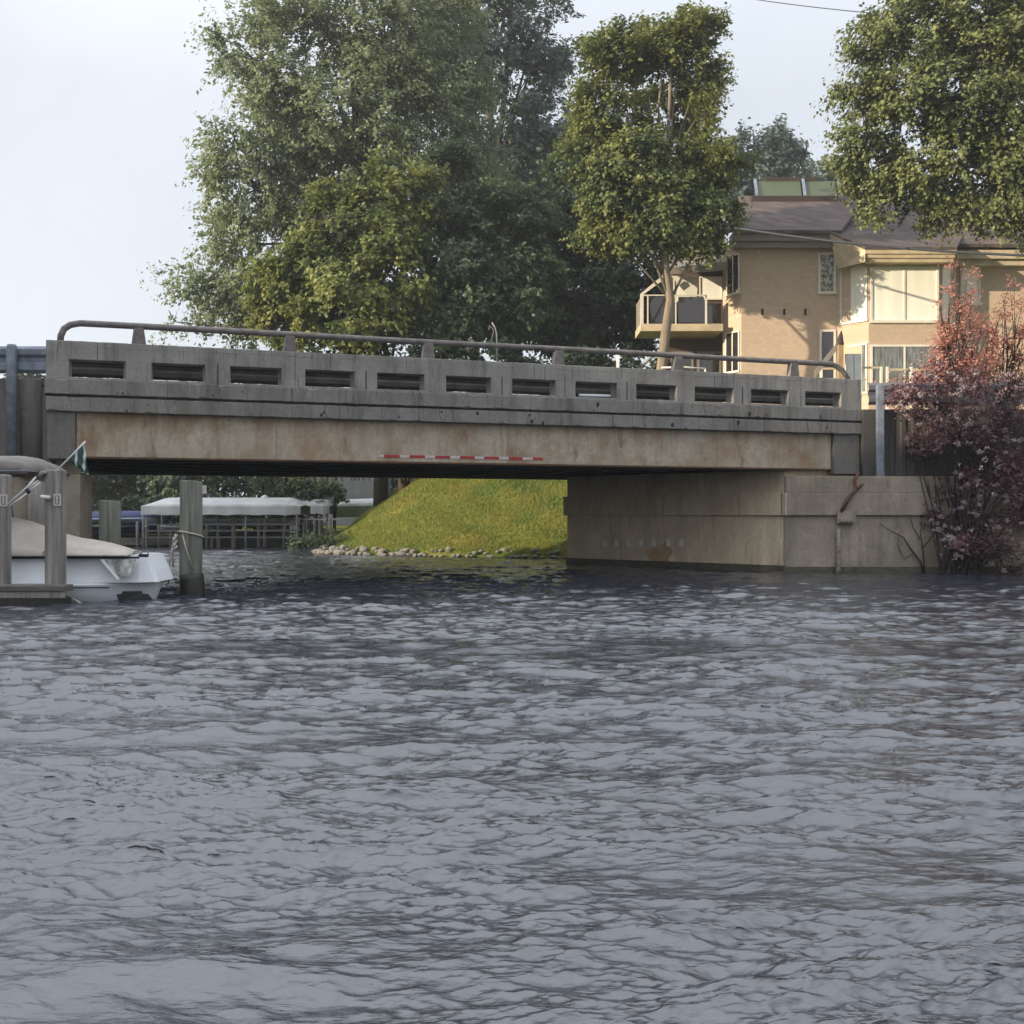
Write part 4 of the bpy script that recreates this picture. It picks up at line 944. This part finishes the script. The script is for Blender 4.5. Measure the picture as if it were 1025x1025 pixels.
dk2 = empty("wooden_dock", (-8.4, YP - .2, 0), 0, "low weathered wooden dock with dark wet side below the square posts", "dock")
ax, bx_ = xat(2, YP - .3) + 8.4, xat(66, YP - .3) + 8.4
MB().box(-7, bx_, -.16, .22, .24, .34).build("deck_boards", 'dockwood', dk2, bevel=.01)
MB().box(-7, bx_ - .02, -.13, -.07, .13, .237).build("side_board", 'wood', dk2)
MB().box(-7, bx_ - .03, -.125, .2, -.6, .125).build("wet_beam", 'wetwood', dk2)
# flag and the rod bundle
fp = at(55, 473, YP - .05); fe = at(85.5, 442, YP - .05)
fg = empty("flag", fp, 0, "small drooping green and white flag on a slanting white pole", "flag")
v = fe - fp; MB().tube([(0, 0, 0), v * .45, v * .52, v], [.016, .014, .012, .018], 8).build("pole", 'white', fg, smooth=True)
MB().box(-.07, .09, -.05, .05, -.02, .02).build("bracket", 'wstrip', fg)
rows_ = []
for i in range(9):
    t = i / 8; top = v * (.94 - .52 * t); row = []
    for j in range(9):
        w = j / 8; dropx = .28 * t * w + .05 * math.sin(j * 1.3 + i); L = .50 * (1 - .55 * t)
        row.append((top.x + w * (.10 + .16 * t), top.y + .05 * math.sin(i * 1.4 + j * .8) * w, top.z - w * L))
    rows_.append(row)
fm, n, p = nodes("green_flag_white_emblem"); p.inputs["Roughness"].default_value = .8
wv = n.nodes.new("ShaderNodeTexWave"); wv.inputs["Scale"].default_value = 2.2; wv.inputs["Distortion"].default_value = 3.0
tcn = n.nodes.new("ShaderNodeTexCoord"); n.links.new(tcn.outputs["Object"], wv.inputs["Vector"])
n.links.new(mixc(n, ramp(n, wv.outputs["Fac"], .72, .82), (.03, .07, .055), (.5, .56, .55)), p.inputs["Base Color"])
MB().grid(rows_).build("cloth", fm, fg, smooth=True, solid=.004)
rb = empty("rod_bundle", at(8, 505, YP - .15), 0, "bundle of white rods lashed slanting between the two square dock posts", "rods")
def rv(px, py): return at(px, py, YP - .15) - Vector(rb.location)
MB().tube([rv(8.5, 504.5), rv(28, 487), rv(36, 477.5)], .018, 8).build("rod", 'white', rb, smooth=True)
MB().tube([rv(10, 506.5), rv(27, 494)], .016, 8).build("rod", 'white', rb, smooth=True)
MB().tube([rv(29, 492), rv(40, 483)], .015, 8).build("rod", 'white', rb, smooth=True)
MB().tube([rv(27.5, 489), rv(38.5, 481)], .013, 8).build("rod", 'white', rb, smooth=True)
MB().tube([rv(26.5, 489.5), rv(29.5, 493.5)], .03, 8).build("lashing", 'black', rb, smooth=True)
MB().tube([rv(40, 478), rv(43, 473), rv(47, 473.5)], [.05, .045, .03], 8).build("clamp", 'bimini', rb, smooth=True)

# boat
YBt = 19.9
X0b, X1b = -12.6, xat(158, 19.75)
bt = empty("motor_boat", (X0b, YBt, 0), 0, "white motor boat with tan canvas cover moored behind the dock posts", "boat")
LB = X1b - X0b
def hull_row(t, zs):      # t 0..1 stern to bow; half beam
    hb_ = .98 * (1 - max(0, (t - .72) / .28) ** 1.8 * .85); return hb_
rowsH = []
prof = [(-.25, .55), (-.05, .80), (.05, .90), (.16, .95), (.26, 1.0), (.29, 1.03), (.31, 1.03)]
for i in range(25):
    t = i / 24; x = LB * t; hb_ = hull_row(t, 0)
    rr_ = [(x + (zz - .3) * .35 * max(0, (t - .7) / .3), -hb_ * k, zz + .0) for zz, k in prof]
    rr_ += [(x, -hb_ * .93, .325), (x, 0, .34), (x, hb_ * .93, .325)]
    rr_ += [(x + (zz - .3) * .35 * max(0, (t - .7) / .3), hb_ * k, zz) for zz, k in prof[::-1]]
    rowsH.append(rr_)
m = MB(); m.grid(rowsH); nH = len(rowsH[0]); m.f.append(list(range(nH))); m.f.append([24 * nH + i for i in range(nH)])
m.build("hull", 'gelcoat', bt, smooth=True)
m = MB(); m.box(.2, LB - .55, -1.035, -1.018, .255, .275); m.build("rub_rail", 'black', bt)
# raised cabin with raked window edge; front profile in X-Z, beam in Y
def bx(px, Y=19.0): return xat(px, Y) - X0b
def bz(py, Y=19.0): return zat(py, Y)
cab = [(.3, .33), (bx(151), .34), (bx(146), bz(572)), (bx(138), bz(557)), (bx(133), bz(556)), (bx(20), bz(558)), (.3, bz(558))]
rowsC = []
for y_, k in ((-.82, 0), (-.70, 1), (0, 1.04), (.70, 1), (.82, 0)):
    rowsC.append([(x_, y_ * (1 - .45 * max(0, (x_ - bx(112)) / (bx(151) - bx(112)))), .33 + (z_ - .33) * (k if k else 0)) for x_, z_ in cab])
m = MB(); m.grid(rowsC, True); m.f.append(list(range(len(cab)))); m.build("cabin", 'gelcoat', bt, bevel=.045)
m = MB(); m.prism([(bx(100), -.80, bz(560)), (bx(134), -.80, bz(560)), (bx(128), -.83, bz(577)), (bx(116), -.83, bz(577))], (0, .03, 0)); m.build("side_window", 'glass_twig_reflection', bt)
m = MB(); m.box(.3, bx(136), -.76, -.72, bz(559.5), bz(557.5)).box(bx(136), bx(145), -.77, -.70, bz(558), bz(555)).build("grab_rail", 'black', bt)
m = MB(); m.prism([(bx(98), -.81, bz(560)), (bx(101), -.81, bz(560)), (bx(119), -.86, bz(580)), (bx(116), -.86, bz(580))], (0, .03, 0)); m.build("window_frame", 'gelcoat', bt)
# black marking on the hull side near the bow
dec = [(119, 594.5), (124, 594), (125, 591.5), (141.5, 591.5), (142.5, 594), (148, 594.5), (153, 600.5), (121.5, 601.5)]
m = MB(); m.prism([(bx(a, 18.98), -.94 if a < 140 else -.9, bz(b, 18.98)) for a, b in dec], (0, -.10, 0)); m.build("hull_marking", 'black', bt)
m = MB(); m.tube([(bx(66), -1.05, .22), (bx(76), -1.12, .10), (bx(84), -1.1, .02)], .014, 6).tube([(bx(82), -1.12, .04), (bx(86), -1.1, -.02)], .03, 6).build("bow_line", 'rope', bt, smooth=True)
# canvas cover: ridge falls towards the bow
rowsK = []
for i in range(21):
    t = i / 20; x = .2 + (bx(124) - .2) * t; zr2 = 1.95 - (1.95 - bz(555)) * (max(0, (t - .25) / .75)) ** 1.05 if t > .25 else 1.95
    zr2 = max(zr2, bz(556)); row = []
    for j in range(13):
        a = -1 + 2 * j / 12; sag = .035 * math.sin(t * 22 + a * 3) * (1 - abs(a))
        row.append((x, .84 * a, bz(556.5) + (zr2 - bz(556.5)) * (1 - abs(a) ** 1.5) + sag))
    rowsK.append(row)
MB().grid(rowsK).build("canvas_cover", 'canvas', bt, smooth=True, solid=.012)
cv = [o for o in bt.children if o.name.startswith("canvas_cover")][0]
for i in (7, 11, 15):
    MB().tube([Vector(p_) + Vector((0, 0, .012)) for p_ in rowsK[i]], .012, 5).build("seam", 'bimini', cv, smooth=True)
MB().tube([Vector(r_[0]) + Vector((0, -.01, .0)) for r_ in rowsK], .014, 5).build("hem", 'bimini', cv, smooth=True)
for px in (128, 136): MB().tube([(bx(px) - .06, -.45, bz(556) + .0), (bx(px) - .04, -.45, bz(556) + .05), (bx(px) + .05, -.45, bz(556) + .05), (bx(px) + .07, -.45, bz(556))], .012, 6).build("cleat", 'galv', bt, smooth=True)
# bimini top on poles
bmx0, bmx1 = bx(-110), bx(27); rowsB = []
for i in range(17):
    t = i / 16; x = bmx0 + (bmx1 - bmx0) * t; e = min(1, min(t, 1 - t) * 7) ** .5; row = []
    for j in range(9):
        a = -1 + 2 * j / 8; row.append((x, .9 * a, 2.27 + (.16 * min(1, e * 1.4) if abs(a) == 1 else 0) * 1 + (.30 * e * (1 - .35 * a * a) if abs(a) < 1 else 0)))
    rowsB.append([(x, -.9, 2.22)] + row + [(x, .9, 2.22)])
bmo = MB().grid(rowsB).build("bimini_top", 'bimini', bt, smooth=True, solid=.02)
m = MB(); m.tube([(bmx0, -.9, 2.27), (bmx1, -.9, 2.27), (bmx1, .9, 2.27), (bmx0, .9, 2.27)], .02, 6)
for x_ in (bmx0 + .3, bmx0 + 1.2):
    for y_ in (-.88, .88): m.tube([(x_, y_, 2.27), (x_ + .3, y_ * .95, .3)], .018, 6)
m.build("bimini_frame", 'galv', bt, smooth=True)

# ------------------------------------------------------------------ docks beyond the bridge
YK = 53.
k_ = YK / F
def canopy(name, label, px0, px1, py_top, py_low, Y, depth, group=None, dark_end=False):
    x0, x1 = xat(px0, Y), xat(px1, Y); zt, zl = zat(py_top, Y), zat(py_low, Y); o = empty(name, (x0, Y, .3), 0, label, "boat lift", group); L = x1 - x0
    rows_ = []
    for i in range(25):
        t = i / 24; e = min(1, t * 9, (1 - t) * 14) ** .7; row = []
        H_ = zt - zl + .02; sc = .05 * abs(math.sin(t * 11 * math.pi / 2))
        for a, hh in ((-1, 0), (-1, .5), (-.97, .60), (-.5, .82), (-.08, .97), (0, 1), (.08, .97), (.5, .82), (.97, .60), (1, .5), (1, 0)):
            row.append((L * t, depth / 2 * a * (.86 + .14 * e), zl - .3 + (sc if hh == 0 else 0) + H_ * (hh if hh <= .5 else .5 + (hh - .5) * (.15 + .85 * e))))
        rows_.append(row)
    MB().grid(rows_).build("canopy", 'tarp', o, solid=.02)
    for x in (.15, L * .33, L * .66, L - .15):
        for y in (-depth / 2 + .1, depth / 2 - .1): MB().tube([(x, y, -1.2), (x, y, zl - .25)], .06, 6).build("frame_leg", 'galv', o, smooth=True)
    for zz in (.15, .45, .75): MB().box(.1, L - .1, -depth / 2 + .05, -depth / 2 + .13, zz, zz + .07).build("cross_beam", 'galv', o)
    return o
canopy("covered_boat_lift", "long boat lift with pale grey canopy seen under the bridge", 150, 306, 498.5, 516, YK, 3.0)
canopy("covered_boat_lift", "shorter boat lift with pale canopy behind the long one near the grass bank", 270, 334, 499, 515, YK + 4.5, 3.0)
q = at(265, 499, YK); o = MB().tube([(0, 0, -.12), (0, 0, -.02), (0, 0, .10), (0, 0, .17)], [.14, .2, .16, .04], 12).build("white_float", 'white', smooth=True); o.location = q
tag(o, "round white float on top of the long boat canopy", "float")
def small_boat(name, label, px0, px1, z0, z1, Y, mat, cover=None):
    x0, x1 = xat(px0, Y), xat(px1, Y); L = x1 - x0; o = empty(name, (x0, Y, z0), 0, label, "boat"); rows_ = []
    for i in range(17):
        t = i / 16; w = .95 * (1 - max(0, (t - .55) / .45) ** 2 * .9); h = z1 - z0
        rows_.append([(L * t, w * a, (h * .0 if abs(a) < .3 else h * (abs(a) - .3) / .7) + h * .25 * t * t) for a in (-1, -.85, -.6, -.3, 0, .3, .6, .85, 1)])
    m = MB(); m.grid(rows_); m.f.append(list(range(9))); m.build("hull", mat, o, smooth=True, solid=.03)
    rows_ = [[(L * t, .93 * a * (1 - max(0, (t - .55) / .45) ** 2 * .9), (z1 - z0) * (1 + .25 * t * t) + (.38 if cover else .03) * (1 - a * a) * math.sin(min(1, t * 5, (1 - t) * 3 + .15) * math.pi / 2)) for a in np.linspace(-1, 1, 9)] for t in np.linspace(0, 1, 17)]
    MB().grid(rows_).build("cover" if cover else "deck", cover or mat, o, smooth=True, solid=.02)
small_boat("blue_covered_boat", "boat under a dark blue cover on a lift seen behind the short piling", 78, 156, 1.05, 1.32, YK + .6, 'gelcoat', 'bluecover')
small_boat("dark_boat", "low dark boat lying below the blue covered boat", 84, 168, .55, .95, YK + .4, 'bluecover')
small_boat("white_boat", "small white pointed boat under the left end of the pale canopy", 196, 158, .62, .95, YK, 'gelcoat')
small_boat("white_boat", "long white boat on the lift under the pale canopy", 208, 300, .95, 1.3, YK + .3, 'gelcoat')
small_boat("tarped_boat", "white covered boat standing ashore behind the grass bank", 334, 400, 1.4, 2.0, 60, 'gelcoat', 'white')
small_boat("dark_boat", "dark boat lying low behind the posts under the long canopy", 212, 285, .35, .7, YK + .9, 'black')
fd = MB().box(xat(124, YK), xat(182, YK), YK - .4, YK + 1.4, .08, .42).build("floating_dock", 'dockwood', bevel=.02)
tag(fd, "grey floating dock section beside the twin posts under the bridge", "dock")
m = MB().box(xat(60, 54), xat(306, 54), 53.4, 53.9, -1, .55).build("seawall", 'wetwood'); tag(m, "low dark seawall along the far shore behind the docks", "wall")
m = MB().box(xat(206, 54) , xat(345, 54), 0, .12, 0, .07)
m.v = [(x, y + 52.6, z + zat(520.5, 52.6)) for x, y, z in m.v]; o = m.build("dock_handrail", 'wstrip'); tag(o, "thin pale horizontal rail in front of the boat lifts", "rail")
base = None
dlist = [(137.5, 522, 3), (147, 523, 3), (159, 524, 2), (171, 522, 3), (178, 522, 3), (207, 522, 3), (212, 537, 2.5), (219, 536, 2.5), (218, 516, 2.5), (234, 515, 4.6), (259, 521, 3.4), (265, 521, 3.4), (315, 520, 3), (320, 521, 3), (327, 518, 2), (331, 518, 2), (304, 522, 2.5), (284, 518, 2)]
names_ = ["left of the twin posts under the blue boat", "right of the twin posts with a small white sign behind", "thin one below the tip of the blue cover", "left of the tall rope piling, outer one", "left of the tall rope piling, inner one",
          "just right of the tall rope piling", "short stub right of the rope piling, left one", "short stub right of the rope piling, right one", "thin one below the canopy edge", "tallest and thickest under the long canopy", "left one of the close pair under the canopy",
          "right one of the close pair under the canopy", "left of the pair at the grass bank", "right of the pair at the grass bank", "thin one nearest the grass bank, left", "thin one nearest the grass bank, right", "thin one right of the red sign", "thin one left of the red sign"]
for i, (px, pt, w) in enumerate(dlist):
    Yq = 52.3; r_ = w * Yq / F / 2; zt = zat(pt, Yq)
    o = MB().tube([(0, 0, -1), (0, 0, zt - .03), (0, 0, zt)], [r_, r_, r_ * .85], 8).build("far_dock_post", 'wood', smooth=True); o.location = (xat(px, Yq), Yq, 0)
    tag(o, "far dock post " + names_[i], "post", "posts of the docks beyond the bridge")
# signs
sg = empty("small_sign", (xat(145, 52.1), 52.1, zat(523.5, 52.1)), 0, "small white number sign on the right twin post", "sign")
MB().box(-.09, .09, -.03, 0, -.17, .17).build("plate", 'sign', sg); MB().box(-.03, .03, -.035, -.031, -.1, -.02).box(-.03, .03, -.035, -.031, .03, .11).build("mark", 'black', sg)
sg = empty("warning_sign", (xat(293, 52.1), 52.1, 0), 0, "white sign with red upper band on a rusty post at the water edge", "sign")
z_ = zat(527.5, 52.1); MB().box(-.13, .13, -.03, 0, z_ - .26, z_ + .26).build("plate", 'sign', sg); MB().box(-.11, .11, -.036, -.031, z_ + .06, z_ + .23).build("red_band", 'red', sg)
MB().box(-.06, .06, -.036, -.031, z_ - .12, z_ - .07).box(-.04, .04, -.036, -.031, z_ - .03, z_ + .02).build("lettering", 'black', sg)
MB().box(-.07, .09, .0, .12, -.8, z_ + .2).build("post", 'rusty', sg)
sh = empty("storage_shed", (xat(340, 74), 74, 1), 0, "blue-grey shed behind the docks under the bridge", "shed")
MB().box(-3, 3, 0, 4, -.5, 4.0).build("wall", 'shed', sh); MB().prism([(-3.3, -.3, 3.9), (3.3, -.3, 3.9), (3.3, 2, 5.2), (-3.3, 2, 5.2)], (0, 0, .15)).prism([(-3.3, 4.3, 3.9), (3.3, 4.3, 3.9), (3.3, 2, 5.2), (-3.3, 2, 5.2)], (0, 0, .15)).build("roof", 'roof', sh)
# riprap stones
gk = random.Random(4)
def stone(seed):
    g = random.Random(seed); rows_ = []
    for a in range(6):
        th = -math.pi / 2 + math.pi * a / 5; rows_.append([(math.cos(th) * math.cos(b * .785) * g.uniform(.75, 1.1), math.cos(th) * math.sin(b * .785) * g.uniform(.75, 1.1), math.sin(th) * .7) for b in range(8)])
    return MB().grid(rows_, True)
proto = [stone(i).build("shore_stone", 'rock', smooth=False) for i in range(4)]; first = [True] * 4
path_ = [np.array(p_) for p_ in ((-7.55, 43.4), (-5.6, 41.5), (-2.5, 40.0), (1.9, 38.4))]
for i in range(120):
    t = (i / 119) ** 1.35 * 2.999; k = int(t); a, b = path_[k], path_[k + 1]; p_ = a + (b - a) * (t - k); j = i % 4
    if first[j]: o = proto[j]; first[j] = False
    else: o = proto[j].copy(); C.objects.link(o)
    s_ = gk.uniform(.07, .19) * (1.15 - .45 * i / 119); x, y = p_[0] + gk.uniform(-.25, .25), p_[1] + gk.uniform(-.25, .3)
    o.location = (x, y, max(.02, hz_at(x, y)) + s_ * .25); o.scale = (s_ * gk.uniform(.8, 1.4), s_, s_ * gk.uniform(.7, 1.1)); o.rotation_euler = (0, 0, gk.uniform(0, 6))
    tag(o, "pale riprap stone at the water edge of the grass bank", "stone", "riprap stones along the grass bank")
# weedy tuft at the tip of the bank
tp = (-7.4, 43.7, .2)
V_, F_, T_ = leaves([(tp[0] + a * .5, tp[1] + a * .1, .25 + .15 * (a % 2), .35, tp[0], tp[1], -.5) for a in range(-2, 3)], 260, 8, .1, .35, 0, 77)
tag(np_mesh("shore_weeds", V_, F_, 'lf_dark', tint=T_), "dark weeds growing at the tip of the grass bank", "weeds", kind='stuff')
hm = bpy.data.materials.new("evening_haze"); hm.use_nodes = True; hn = hm.node_tree; hn.nodes.remove(hn.nodes["Principled BSDF"])
pv = hn.nodes.new("ShaderNodeVolumePrincipled"); pv.inputs["Color"].default_value = (.93, .95, .97, 1); pv.inputs["Density"].default_value = .0007; pv.inputs["Anisotropy"].default_value = .2
hn.links.new(pv.outputs[0], hn.nodes["Material Output"].inputs["Volume"])
tag(MB().box(-320, 320, -320, 420, -3, 38).build("haze", hm), "thin evening haze hanging over the water, bridge and trees", "haze", kind='stuff')
print("built", len(bpy.data.objects))
